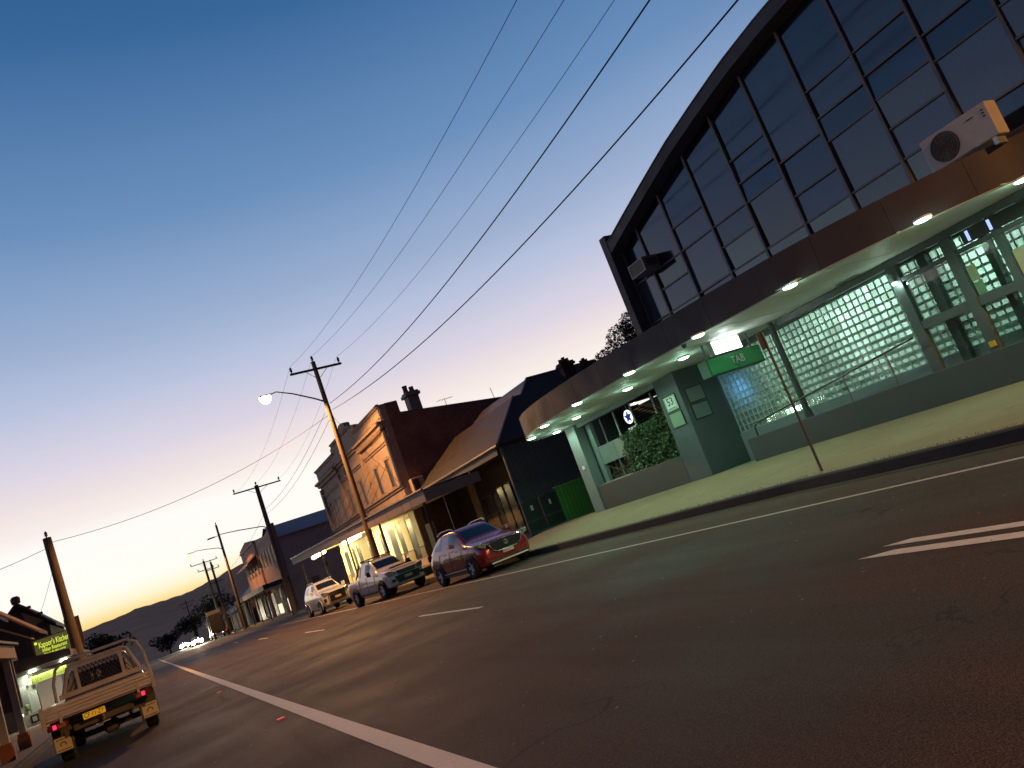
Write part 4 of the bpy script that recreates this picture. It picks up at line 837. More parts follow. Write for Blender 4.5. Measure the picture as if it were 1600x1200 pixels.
for y0, y1, x0, x1, ze, zr, lab in SHEDS:
    t = thing('shed', lab, 'shed', ((x0+x1)/2,(y0+y1)/2,.2)); xm = (x0+x1)/2
    b = MB(); b.prism([(x0,.1),(x1,.1),(x1,ze),(xm,zr-.08),(x0,ze)], y0,y1,'y'); b.build('wall', mat('dark_timber_wall', (.085,.07,.075), .85, var=.15), t)
    b = MB(); b.add([(x0-.3,y0-.3,ze-.12),(xm,y0-.3,zr),(xm,y1+.3,zr),(x0-.3,y1+.3,ze-.12),(x1+.3,y0-.3,ze-.12),(x1+.3,y1+.3,ze-.12)], [(0,1,2,3),(1,4,5,2)]); b.build('roof', mat('slate_roof', (.10,.10,.14), .6, var=.1), t)
    b = MB(); b.prism([(x0,ze-.6),(x0-2.6,ze-1.1),(x0-2.6,ze-1.02),(x0,ze-.5)], y0,y1,'y'); b.build('verandah_roof', MATS['slate_roof'], t)
    for y in (y0+.3,(y0+y1)/2,y1-.3): b = MB(); b.box(x0-2.5,x0-2.4,y-.05,y+.05,.2,ze-1.08); b.build('post', MATS['dark_post'], t)

# ============================================================ POLES AND WIRES
def insulator(b, p): b.lathe([(.035,0),(.035,.10),(.075,.10),(.085,.17),(.05,.19),(.08,.21),(.085,.29),(.05,.33),(.045,.38),(0,.40)], p, 10)
LAMPC = (1.,.44,.12)
def power_pole(label, x, y, top, base=.2, r0=.20, r1=.13, arms=((.55,1.6),), lamp=None, power=0, lean=0, bulb=22, armdir=-1, cone=150, blend=.12):
    t = thing('power_pole', label, 'power pole', (x, y, base), 'timber power poles along the street')
    b = MB(); b.tube([(x,y,base-.4),(x+lean*.3,y,lerp(base,top,.33)),(x+lean*.65,y,lerp(base,top,.66)),(x+lean,y,top)], r0, 14, r1=r1); b.build('shaft', WOODPOLE, t, smooth=True)
    for dz, half in arms:
        z = top-dz; b = MB(); b.box(x+lean-half,x+lean+half, y-r1-.13,y-r1-.01, z-.06,z+.06); arm = b.build('crossarm', mat('dark_crossarm', (.05,.04,.035), .8, var=.2), t)
        for s in (-1,1):
            b = MB(); insulator(b, (x+lean+s*(half-.12),y-r1-.07,z+.06)); b.build('insulator', PORCELAIN, arm, smooth=True)
            b = MB(); b.tube([(x+lean+s*half*.42,y-r1-.07,z-.05),(x+lean+s*.12,y-r1-.02,z-.55)], .018, 5); b.build('brace', GALV, arm)
    b = MB(); insulator(b, (x+lean,y,top)); b.build('insulator', PORCELAIN, t, smooth=True)
    if lamp:
        lz, reach, rise = lamp; x1 = x+armdir*reach
        b = MB(); b.tube([(x-.05,y-.05,lz-.45),(x+armdir*.6,y-.08,lz-.12),(x+armdir*reach*.55,y-.1,lz+rise*.6),(x+armdir*reach*.82,y-.1,lz+rise),(x1,y-.1,lz+rise-.12)], .055, 8, r1=.03); b.build('lamp_arm', DARKSTEEL, t, smooth=True)
        lz2 = lz+rise-.14; b = MB()
        b.add([(x1+.3,y-.22,lz2+.02),(x1+.3,y+.02,lz2+.02),(x1-.45,y-.28,lz2-.03),(x1-.45,y+.08,lz2-.03),(x1+.25,y-.17,lz2+.12),(x1+.25,y-.03,lz2+.12),(x1-.38,y-.2,lz2+.10),(x1-.38,y,lz2+.10)],[(0,1,3,2),(4,6,7,5),(0,4,5,1),(2,3,7,6),(0,2,6,4),(1,5,7,3)]); lh = b.build('lamp_head', DARKSTEEL, t)
        if power:
            b = MB(); b.lathe([(0,-.40),(.18,-.35),(.30,-.22),(.34,0)], (x1-.12,y-.1,lz2-.03), 16); b.build('lamp_bowl', glow('sodium_bowl_%d' % bulb, (1.,.62,.24), bulb), lh, smooth=True)  # bowl enlarged to stand in for the lamp's bloom
            spot('sodium_lamp', (x1-.12,y-.1,lz2-.52), power, LAMPC, cone, .2, lh, blend)
    return t
power_pole('tall timber power pole with lit orange street lamp behind the white utility', 12.85, 46, 14.7, arms=((.55,1.62),), lamp=(12.5,3.3,.85), power=11500, cone=154, blend=.14, bulb=60)
power_pole('timber power pole with lit street lamp just outside the picture holding the overhead wires', 11.5, -12, 13.4, arms=((.55,1.62),), lamp=(10.9,1.2,.4), power=15000, cone=156, blend=.06, armdir=1)
power_pole('second timber pole with flat crossarm before the pink building', 12.9, 79, 13.2, arms=((.25,2.3),), lamp=(9.3,5.2,.35), r0=.26, r1=.2)
power_pole('orange-lit timber pole with thin lamp arm beyond the pink building', 12.6, 119, 15.3, arms=(), lamp=(12.2,4.2,.4), power=7000, bulb=3, r0=.24, r1=.14)
power_pole('nearer of two close-set far poles above the truck', 12.5, 141, 12.2, arms=((1.2,1.1),(3.4,1.0)), r0=.26, r1=.16)
power_pole('farther of two close-set far poles above the truck', 12.4, 152, 13.6, arms=((.3,2.3),(1.6,1.4),(6.2,2.0)), r0=.28, r1=.18)
power_pole('thin distant pole silhouetted on the dark hillside', 12.2, 236, 11.6, gz(236), arms=((.6,1.9),(1.8,1.3)), r0=.2, r1=.12)
power_pole('leaning timber pole on the left in front of the restaurant sign', -3.12, 51, 9.5, .15, arms=(), r0=.30, r1=.22, lean=-.15)
def wire(label, a, c, sag, r, seg=40):
    b = MB(); A, C = Vector(a), Vector(c); b.tube([A.lerp(C, t/seg)-Vector((0,0,4*sag*(t/seg)*(1-t/seg))) for t in range(seg+1)], r, 5); o = b.build('overhead_wire', WIRE); o.location = (0,0,0)
    return tag(o, label, 'wire', 'overhead wires')
wire('leftmost of the three thin upper wires', (11.36,45.8,14.64), (8.78,-12,12.63), 1.92, .008)
wire('middle of the three thin upper wires', (12.95,46,15.1), (8.83,-12,11.09), 1.7, .008)
wire('rightmost of the three thin upper wires', (14.3,45.8,14.61), (10.43,-12,11.93), 1.87, .008)
wire('left of the two thick black cables overhead', (13.0,45.8,11.85), (10.36,-12,11.79), 1.95, .019)
wire('right of the two thick black cables overhead', (13.05,45.8,11.43), (14.3,-12,12.52), 2.24, .022)
wire('long cable crossing the street from the lamp pole to the left pole', (12.75,46,11.2), (-3.12,51,9.2), .9, .014)
wire('cable leaving the left pole towards the picture edge', (-3.12,51,9.0), (-16,24,6.5), 1.2, .014)
for k, (xa, za, xb, zb, lab) in enumerate(((11.36,14.6,11.0,13.1,'left thin wire running on to the second pole'),(12.9,15.0,12.9,13.4,'middle thin wire running on to the second pole'),(14.3,14.6,14.9,13.1,'right thin wire running on to the second pole'))): wire(lab, (xa,46.1,za), (xb,79,zb), 1.0, .007)
wire('left twisted cable running on from the lamp pole', (12.6,46.1,11.4), (12.8,79,10.6), .7, .013); wire('right twisted cable running on from the lamp pole', (12.8,46.1,11.0), (13.0,79,10.2), .7, .013)
wire('service wire from the lamp pole to the rendered facade', (13.0,46,11.1), (15.85,56,9.5), .3, .01); wire('service wire from the lamp pole to the facade window corner', (13.0,46,11.0), (15.8,46.3,5.9), .25, .01)
wire('wire beyond the second pole toward the far poles', (12.9,79,10.4), (12.5,141,9.6), 1.2, .015); wire('thin far wire above the hill crest', (12.4,152,9.5), (12.2,236,9.5), 1.5, .02)
wire('wire sloping from the left pole down behind the gable', (-3.12,51,8.2), (-6.5,62,4.6), .2, .01)

# ============================================================ LEFT SIDE
# shops along the left footpath, from behind the viewer up to the restaurant (they close the street and show in the reflections)
LS = [(-34,-20,6.8,(.20,.17,.15),'brick-toned left shop farthest behind the viewer'),(-19.6,-6,7.6,(.26,.24,.22),'pale two-storey left shop behind the viewer'),(-5.6,13.6,6.4,(.16,.13,.13),'dark two-storey left shop beside the viewer'),(14.0,29.2,5.6,(.20,.12,.10),'red-brown left shop above the near verandah'),(30,44,5.2,(.17,.155,.15),'low grey left shop before the restaurant')]
for i, (y0, y1, h_, c, lab) in enumerate(LS):
    t = thing('left_shop', lab, 'shop', (-9,(y0+y1)/2,.2)); b = MB(); b.box(-18,-7.65, y0,y1, .1,h_); b.build('wall', mat('left_shop_wall_%d' % i, c, .8, var=.12, vscale=1.5), t)
    b = MB(); b.box(-7.75,-7.5, y0-.05,y1+.05, h_-.9,h_-.6); b.build('cornice', mat('left_trim', (.3,.27,.24), .7), t)
    n = max(2, int((y1-y0)/3.4))
    for k in range(n):
        yc = lerp(y0, y1, (k+.5)/n)
        if h_ > 6: b = MB(); b.box(-7.649,-7.6, yc-.55,yc+.55, 3.9,5.4); f = b.build('window', MATS['left_trim'], t); b = MB(); b.box(-7.599,-7.59, yc-.45,yc+.45, 4.0,5.3); b.build('pane', MATS['dark_window'], f)
        b = MB(); b.box(-7.649,-7.6, yc-1.2,yc+1.2, .8,2.7); b.build('shop_window', MATS['dark_window'], t)
    if y0 < 13: b = MB(); b.box(-7.65,-3.6, y0+.1,y1-.1, 3.1,3.4); b.build('awning', mat('left_awning', (.10,.08,.075), .7), t)
nv_ = thing('verandah', 'near left verandah corner with orange-lit fascia and square posts', 'verandah', (-5.4,25,.2))
WH = mat('white_post_paint', (.5,.44,.36), .7, var=.12, vscale=3); BASE = mat('terracotta_base', (.30,.11,.05), .8, var=.1, vscale=4)
for x, y in ((-3.55,24.9),(-3.58,28.3)):
    b = MB(); b.box(x-.09,x+.09, y-.09,y+.09, .6,2.85); b.build('post', WH, nv_); b = MB(); b.box(x-.16,x+.16, y-.16,y+.16, .1,.5); b.build('post_base', BASE, nv_, bevel=.02); b = MB(); b.box(x-.13,x+.13,y-.13,y+.13,.5,.6); b.build('post_collar', BASE, nv_)
b = MB(); b.box(-3.75,-3.4, 14.5,29.2, 2.75,3.12); b.build('fascia', mat('ochre_fascia', (.45,.27,.13), .7, var=.1, vscale=2), nv_)
b = MB(); b.prism([(-7.4,3.9),(-3.3,3.13),(-3.3,3.2),(-7.4,3.98)], 14.2,29.4,'y'); b.build('roof', IRON, nv_)
b = MB(); b.box(-3.98,-3.45, 28.42,28.6, 1.28,2.74); b.build('column_casing', mat('grey_screen', (.20,.185,.175), .8, var=.1), nv_)
b = MB(); b.box(-7.6,-7.3, 14,29.2, .2,3.9); b.build('shop_wall', mat('dark_red_wall', (.12,.05,.04), .8, var=.15), nv_)
rs = thing('restaurant', 'lit white restaurant corner under a dark awning on the left', 'restaurant', (-6,52,.2))
WSH = mat('white_shop_paint', (.62,.64,.58), .6, var=.06, vscale=3)
b = MB(); b.box(-16,-5.05, 47.2,62, .2,3.2); b.build('wall', mat('restaurant_wall', (.26,.25,.24), .8, var=.12), rs)
b = MB(); b.prism([(-9.5,8.3),(-8.2,8.3),(-4.15,4.25),(-4.15,4.42),(-8.2,8.48),(-15,5.0),(-15,4.2),(-9.5,8.1)][1:6]+[(-15,4.8)], 45.0,49.0,'y'); b.build('roof', mat('brown_roof', (.09,.065,.055), .7, var=.15), rs)
b = MB(); b.tube([(-8.2,44.93,8.42),(-4.15,44.93,4.36)], .10, 6); b.build('barge_board', mat('warm_barge', (.55,.38,.25), .7), rs)
b = MB(); b.tube([(-8.6,44.95,7.3),(-4.4,44.95,4.02)], .05, 6); b.build('lower_barge', MATS['warm_barge'], rs)
b = MB(); b.prism([(-15,4.5),(-8.2,8.1),(-4.5,4.4),(-4.5,4.0),(-15,4.0)], 45.3,45.39,'y'); b.build('gable_wall', mat('dark_gable', (.06,.05,.048), .8), rs)
b = MB(); b.prism([(-15,3.2),(-15,4.4),(-8.2,7.9),(-7.2,6.9),(-7.2,3.2)], 45.4,62,'y'); b.build('upper_wall', MATS['dark_gable'], rs)
b = MB(); b.box(-9,-3.2, 46.3,62, 2.72,2.78); b.build('soffit', mat('awning_underside', (.5,.5,.44), .7), rs)
b = MB(); b.prism([(-9,2.80),(-3.2,2.80),(-3.2,3.12),(-5.6,3.42),(-9,3.6)], 46.25,46.4,'y'); b.build('awning_end', mat('dark_fascia', (.085,.075,.068), .7), rs)
b = MB(); b.box(-3.3,-3.2, 46.41,62, 2.70,3.12); b.build('awning_fascia', MATS['dark_fascia'], rs)
b = MB(); b.box(-5.75,-3.25, 46.28,46.34, 2.60,2.70); b.build('edge_trim', WSH, rs)
for x, lab in ((-4.9,'awning lamp'),(-3.55,'awning lamp')): b = MB(); b.box(x-.14,x+.14, 46.2,46.27, 2.60,2.72); b.build('awning_lamp', glow('tube_greenwhite', (.93,1.,.80), 9), rs)
b = MB(); b.box(-5.72,-5.02, 46.5,46.7, .15,.76); f = b.build('stall_riser', WSH, rs)
b = MB(); b.box(-5.45,-5.12, 46.47,46.495, .3,.68); n_ = b.build('notice_board', BLACK, f); b = MB(); b.box(-5.38,-5.19, 46.46,46.468, .38,.6); b.build('notice', WSH, n_)
b = MB(); b.box(-5.72,-5.22, 46.5,46.75, 2.11,2.62); b.build('header', WSH, rs)
b = MB(); b.box(-5.74,-5.68, 46.5,46.6, .77,2.10); b.build('window_post', WSH, rs)
for x, w_ in ((-5.30,.05),(-5.2,.035),(-5.1,.05),(-5.02,.04)): b = MB(); b.box(x-w_,x+w_, 46.62,46.68, .78,2.10); b.build('curtain', WSH, rs)
b = MB(); b.lathe([(0,1.25),(.1,1.22),(.12,1.05),(.06,.95),(.1,.78)], (-5.5,46.64,0), 10); b.build('window_ornament', mat('green_ornament', (.22,.26,.12), .6), rs)
b = MB(); b.box(-9,-5.75, 46.6,46.7, .2,2.7); b.build('side_panel', mat('dark_side_panel', (.07,.06,.06), .7), rs)
b = MB(); b.box(-5.02,-4.98, 47.2,60, .3,2.7); b.build('street_front', mat('dim_front', (.10,.095,.09), .6), rs)
u_ = thing('hanging_shop_sign', "lower yellow Kapoor's Kitchen strip sign hanging below the awning edge", 'sign', (-4.3,46.5,2.05))
b = MB(); b.box(-5.08,-3.52, 46.5,46.56, 2.04,2.42); b.build('panel', mat('olive_strip', (.10,.12,.03), .6, emit=(.16,.2,.03), estr=.1), u_)
text("Kapoor's Kitchen", 'lettering', .27, glow('yellow_letters', (.85,1.,.08), 1.1), (-4.3,46.49,2.26), (1,0,0), (0,0,1), u_, .004, shear=.12); text("Indian Restaurant", 'lettering', .13, MATS['yellow_letters'], (-4.3,46.49,2.10), (1,0,0), (0,0,1), u_, .004)
area('entry_light', (-5.3,46.9,2.55), (0,-.35,-1), .9, .15, 40, (.92,1.,.75), rs, up=(1,0,0)); area('awning_light', (-4.3,46.25,2.58), (0,.25,-1), 1.8, .1, 60, (.92,1.,.75), rs, up=(1,0,0))
wl2 = thing('wall_light', 'small bare bulb low beside the white verandah post', 'light', (-3.9,30.2,.9)); b = MB(); b.lathe([(0,1.05),(.05,1.03),(.065,.98),(.05,.93),(0,.92)], (-4.35,35,0), 10); b.build('bulb', glow('warm_bulb', (1.,.9,.7), 12), wl2); b = MB(); b.tube([(-4.35,35,.15),(-4.35,35,.92)], .02, 6); b.build('stem', DARKSTEEL, wl2)
ss = thing('restaurant_sign', "dark signboard with yellow Kapoor's Kitchen lettering above the restaurant awning", 'sign', (-4.5,54.9,3.4))
b = MB(); b.prism([(-5.55,3.36),(-2.95,3.36),(-2.95,5.1),(-3.75,5.1),(-3.75,4.52),(-5.55,4.52)], 54.9,55.1,'y'); b.build('board', mat('sign_brown', (.05,.035,.03), .7), ss)
for x in (-5.2,-3.2): b = MB(); b.box(x-.05,x+.05,54.95,55.05,2.79,3.36); b.build('support', MATS['sign_brown'], ss)
b = MB(); b.box(-5.46,-3.45, 54.88,54.899, 3.42,4.46); b.build('face', mat('olive_sign_face', (.06,.065,.035), .6, emit=(.10,.11,.04), estr=.5), ss)
YL = MATS['yellow_letters']
text("Kapoor's Kitchen", 'lettering', .40, YL, (-5.25,54.872,4.12), (1,0,0), (0,0,1), ss, .004, 'LEFT', (.56,1.2), .12)
text("Indian Restaurant", 'lettering', .29, YL, (-5.12,54.872,3.80), (1,0,0), (0,0,1), ss, .004, 'LEFT', (.62,1.1), .12)
text("dine in & take away", 'lettering', .17, YL, (-5.1,54.872,3.58), (1,0,0), (0,0,1), ss, .004, 'LEFT', (.85,1), .1)
for x, z in ((-5.36,4.3),(-5.36,3.5)):
    b = MB(); pp = []
    for k in range(12): a = k*PI/6; rr = .10 if k % 2 else .055; pp.append((x+rr*math.cos(a), z+rr*math.sin(a)))
    b.prism(pp, 54.868, 54.878, 'y'); b.build('ornament', YL, ss)
gb = thing('gabled_building', 'gabled dark building with warm-edged roof behind the restaurant', 'building', (-9,78,.2))
b = MB(); b.prism([(-11.5,.1),(-6.2,.1),(-6.2,6.9),(-7.95,8.75),(-11.5,5.4)], 76,90,'y'); b.build('wall', mat('dark_gable_wall', (.075,.055,.05), .8, var=.12), gb)
for a, c in (((-8.0,9.05),(-5.7,6.55)),((-8.0,9.05),(-12.2,5.0))):
    b = MB(); b.add([(a[0],75.5,a[1]),(c[0],75.5,c[1]),(c[0],90.5,c[1]),(a[0],90.5,a[1]),(a[0],75.5,a[1]-.22),(c[0],75.5,c[1]-.22),(c[0],90.5,c[1]-.22),(a[0],90.5,a[1]-.22)], [(0,1,2,3),(7,6,5,4),(0,4,5,1),(2,6,7,3),(1,5,6,2)]); b.build('roof', mat('warm_tile_roof', (.17,.08,.05), .7, var=.2), gb)
b = MB(); b.lathe([(.30,8.9),(.34,9.1),(.34,9.35),(.2,9.5),(0,9.52)], (-8.0,75.6,0), 12); b.build('finial', MATS['warm_tile_roof'], gb)
for t_ in (.3,.6): b = MB(); b.box(lerp(-8,-5.7,t_)-.15,lerp(-8,-5.7,t_)+.2, 75.4,76, lerp(9.05,6.55,t_)-.02,lerp(9.05,6.55,t_)+.14); b.build('ridge_tile', MATS['warm_tile_roof'], gb)
b = MB(); b.prism([(-7.9,8.2),(-7.55,6.7),(-6.45,7.0)], 75.9,75.99,'y'); b.build('gable_panel', mat('tan_gable_panel', (.36,.24,.17), .8), gb)
for i, (x, y, w_, h_, zr, lab) in enumerate(((-7.2,95,3.2,3.6,5.2,'small tan-roofed cottage beyond the sign on the left'),(-6.4,112,4.2,2.9,4.3,'dark low cottage left of the far tree'),(-7.5,128,4.5,3.2,4.9,'last cottage on the left before the tree'))):
    t = thing('cottage', lab, 'house', (x,y,.1)); b = MB(); b.box(x-w_,x+w_*.55, y,y+9, .1,h_); b.build('wall', mat('cottage_wall', (.16,.13,.125), .8, rnd=.3), t)
    b = MB(); b.prism([(x-w_-.4,h_),(x+w_*.55+.4,h_),(x-w_*.2,zr)], y-.4,y+9.4,'y'); b.build('roof', mat('cottage_roof', (.20,.15,.14), .7, rnd=.3), t)
    b = MB(); b.box(x+w_*.55-.9,x+w_*.55-.2, y-.02,y-.005, 1.2,2.2); b.build('window', glow('far_window', (1.,.9,.8), .5) if i == 0 else MATS['dark_window'], t)

def far_tree(label, x, y, zb, h, rx, seed, n=1500, size=.55):
    t = thing('tree', label, 'tree', (x,y,zb), 'dark trees at the end of the street'); R = random.Random(seed); pts = []
    for k in range(7):
        c = (x+R.uniform(-.6,.6)*rx, y+R.uniform(-.5,.5)*rx, zb+h*R.uniform(.45,.8)); q = rx*R.uniform(.4,.65); pts += blob_pts(c, (q,q,h*R.uniform(.16,.26)), n//7, R, .1)
    leaves('crown', mat('dusk_leaf', (.03,.032,.018), .9, var=.3, vscale=1), t, pts, size, seed, aspect=.5)
    b = MB(); b.tube([(x,y,zb-.3),(x+.1,y,zb+h*.6)], .05*h, 7, r1=.02*h)
    for k in range(4): a = k*1.7; b.tube([(x,y,zb+h*.35),(x+math.cos(a)*rx*.5,y+math.sin(a)*rx*.5,zb+h*.7)], .02*h, 5, r1=.005*h)
    b.build('trunk', MATS['bark'], t)
for a in (('round dark tree at the far left end of the street',-4.2,140,0,7.6,3.4,1),('tall dark tree above the oncoming headlights',11.0,205,gz(205),8.6,5.0,3),('broad dark tree beside the last shed',15.5,190,0,9.5,5.5,4),('dark tree left of the oncoming cars',5.2,225,gz(225),6.4,4.4,5),('bushy tree behind the cottages',-9.0,150,0,8.0,4.0,7)): far_tree(*a)
# ============================================================ VEHICLES
def wheel(parent, x, y, r, w, side, rim=ALLOY, spokes=5):
    """axis along x; side = +1 outer face towards +x"""
    t = bpy.data.objects.new('wheel', None); COL.objects.link(t); t.parent = parent; t.location = Vector((x,y,r))-Vector((0,0,0)); t.empty_display_size = .1
    b = MB(); b.lathe([(r*.62,-w/2),(r*.9,-w/2),(r,-w*.36),(r,w*.36),(r*.9,w/2),(r*.62,w/2),(r*.60,w*.2),(r*.60,-w*.2)], (0,0,0), 28, 'x'); b.f = [f for f in b.f if len(f) == 4]
    k = 8*28; b.f += [((7*28)+j, (7*28)+(j+1)%28, (j+1)%28, j) for j in range(28)]
    o = b.build('tyre', RUBBER, None, smooth=True); o.parent = t
    b = MB(); s = side; b.lathe([(r*.63,s*w*.46),(r*.60,s*w*.40),(r*.56,s*w*.12),(.0,s*w*.10)], (0,0,0), 28, 'x')
    b.f = [f for f in b.f if len(f) == 4]
    o = b.build('rim_dish', mat('rim_shadow', (.05,.05,.05), .5, metal=.6), None, smooth=True); o.parent = t
    b = MB(); b.lathe([(.06,s*w*.36),(.06,s*w*.12)], (0,0,0), 12, 'x')
    for i in range(spokes):
        a = 2*PI*i/spokes
        for da in (-.13,.13):
            ca, sa = math.cos(a+da), math.sin(a+da); px, pz = -math.sin(a)*.022, math.cos(a)*.022
            q = [(s*w*.36,ca*.05+px,sa*.05+pz),(s*w*.36,ca*.05-px,sa*.05-pz),(s*w*.40,ca*r*.6-px,sa*r*.6-pz),(s*w*.40,ca*r*.6+px,sa*r*.6+pz)]
            b.add(q+[(v[0]-s*.03,v[1],v[2]) for v in q], [(0,1,2,3),(7,6,5,4),(0,4,5,1),(1,5,6,2),(2,6,7,3),(3,7,4,0)])
    b.lathe([(r*.60,s*w*.42),(r*.645,s*w*.47),(r*.65,s*w*.36),(r*.61,s*w*.34)], (0,0,0), 28, 'x')
    b.f = [f for f in b.f if len(f) < 28]
    o = b.build('rim', rim, None, smooth=True); o.parent = t
    return t

def car_body(parent, st, body_m, glass_zones, level=2, names=('windscreen','side_window','rear_window')):
    """st: stations from front (y small) to rear: dict(y, zt, wr, zb, wb, w, zm, zs, zu). glass faces become parts."""
    bm = bmesh.new(); rings = []
    for s in st:
        half = [(0,s['zt']),(s['wr']*.5,s['zt']-.003),(s['wr']*.90,s['zt']-.018),(s['wr'],s['zt']-.045),(s['wb'],s['zb']),(s['w'],s['zm']),(s['w'],(s['zm']+s['zs'])/2),(s['w']-.02,s['zs']),(s['w']-.10,s['zu']),(s['w']*.5,s['zu'])]
        pts = half+[(0,s['zu'])]+[(-x,z) for x, z in half[:0:-1]]
        rings.append([bm.verts.new((x, s['y'], z)) for x, z in pts])
    n = len(rings[0]); fl = bm.faces.layers.int.new('zone')
    for i in range(len(rings)-1):
        for j in range(n):
            f = bm.faces.new((rings[i][j], rings[i+1][j], rings[i+1][(j+1)%n], rings[i][(j+1)%n]))
            jj = j if j < 10 else n-1-j
            f[fl] = 0
            if i in glass_zones.get('top', {}) and jj in (0,1): f[fl] = glass_zones['top'][i]
            if i in glass_zones.get('side', ()) and jj == 3: f[fl] = 2
    for r_, rev in ((rings[0], False), (rings[-1], True)):
        f = bm.faces.new(r_[::-1] if rev else r_)
        f[fl] = 0
    bmesh.ops.recalc_face_normals(bm, faces=bm.faces)
    me = bpy.data.meshes.new('cage'); 
    for f in bm.faces: f.material_index = f[fl]
    bm.to_mesh(me); bm.free()
    o = bpy.data.objects.new('cage', me); COL.objects.link(o)
    for k in range(4): me.materials.append(body_m)
    md = o.modifiers.new('s', 'SUBSURF'); md.levels = level; md.render_levels = level
    ev = bpy.data.meshes.new_from_object(o.evaluated_get(bpy.context.evaluated_depsgraph_get())); bpy.data.objects.remove(o)
    out = {}
    for zone, nm in ((0,'body'),(1,names[0]),(2,names[1]),(3,names[2])):
        bm = bmesh.new(); bm.from_mesh(ev); bmesh.ops.delete(bm, geom=[f for f in bm.faces if f.material_index != zone], context='FACES')
        if not bm.faces: bm.free(); continue
        if zone == 2:      # left and right windows are separate parts
            for sgn in (1,-1):
                b2 = bm.copy(); bmesh.ops.delete(b2, geom=[f for f in b2.faces if f.calc_center_median().x*sgn < 0], context='FACES')
                left = set(b2.faces)
                while left:            # each window of a side is a part of its own
                    stack = [left.pop()]; comp = {stack[0]}
                    while stack:
                        for e in stack.pop().edges:
                            for g_ in e.link_faces:
                                if g_ in left: left.discard(g_); comp.add(g_); stack.append(g_)
                    vi = {v: k for k, v in enumerate({v for f in comp for v in f.verts})}
                    m2 = bpy.data.meshes.new(nm); m2.from_pydata([v.co[:] for v in vi], [], [[vi[v] for v in f.verts] for f in comp]); m2.materials.append(CARGLASS); m2.polygons.foreach_set('use_smooth', [True]*len(m2.polygons))
                    q = bpy.data.objects.new(nm, m2); COL.objects.link(q); q.parent = parent
                b2.free()
            bm.free(); continue
        m2 = bpy.data.meshes.new(nm); bm.to_mesh(m2); bm.free(); m2.materials.clear(); m2.materials.append(body_m if zone == 0 else CARGLASS)
        for p in m2.polygons: p.material_index = 0
        m2.polygons.foreach_set('use_smooth', [True]*len(m2.polygons)); q = bpy.data.objects.new(nm, m2); COL.objects.link(q); q.parent = parent; out[nm] = q
    return out
def part(parent, name, m, b, smooth=False, bevel=0):
    """mesh given in the vehicle's own frame"""
    o = b.build(name, m, None, smooth=smooth, bevel=bevel); o.parent = parent; return o
def S(y, zt, wr, zb, wb, w, zm, zs, zu): return dict(y=y, zt=zt, wr=wr, zb=zb, wb=wb, w=w, zm=zm, zs=zs, zu=zu)
def arch(parent, x, y, r, side, m=BLACK):
    b = MB(); b.lathe([(r*1.0,-.012),(r*1.17,-.012),(r*1.17,.012),(r*1.0,.012)], (x,y,r*.98/1.0), 28, 'x'); b.f = [f for f in b.f if len(f) == 4]
    b.v = [(v[0], v[1], max(v[2], .22)) for v in b.v]; part(parent, 'wheel_arch', m, b)
    b = MB(); b.lathe([(0,-.006),(r*1.06,-.006),(r*1.06,.006),(0,.006)], (x-side*.004,y,r), 28, 'x'); part(parent, 'arch_shade_disc', mat('arch_shadow', (.006,.006,.006), .9), b)  # near-black disc painting the shade inside the wheel arch

LENS = mat('headlamp_lens', (.35,.37,.40), .08, metal=.4, spec=.8)
PLATE_W = mat('white_plate', (.62,.62,.60), .5); PLATE_Y = mat('yellow_plate_sodium_lit', (.80,.44,.03), .5, emit=(1.,.5,.03), estr=.3)  # yellow plate: sodium light put into its orange tint and own glow

SEAM = mat('panel_gap', (.008,.008,.009), .8)
def seams(t, x, ys, z0, z1):
    for s in (-1,1):
        for y in ys: b = MB(); b.tube([(s*(x-.005),y,z0),(s*(x+.001),y+.01,(z0+z1)/2),(s*(x-.05),y+.02,z1)], .007, 4); part(t, 'door_gap', SEAM, b)
        b = MB(); b.tube([(s*(x-.004),ys[0],z0),(s*(x-.004),ys[-1],z0)], .006, 4); part(t, 'door_gap', SEAM, b)
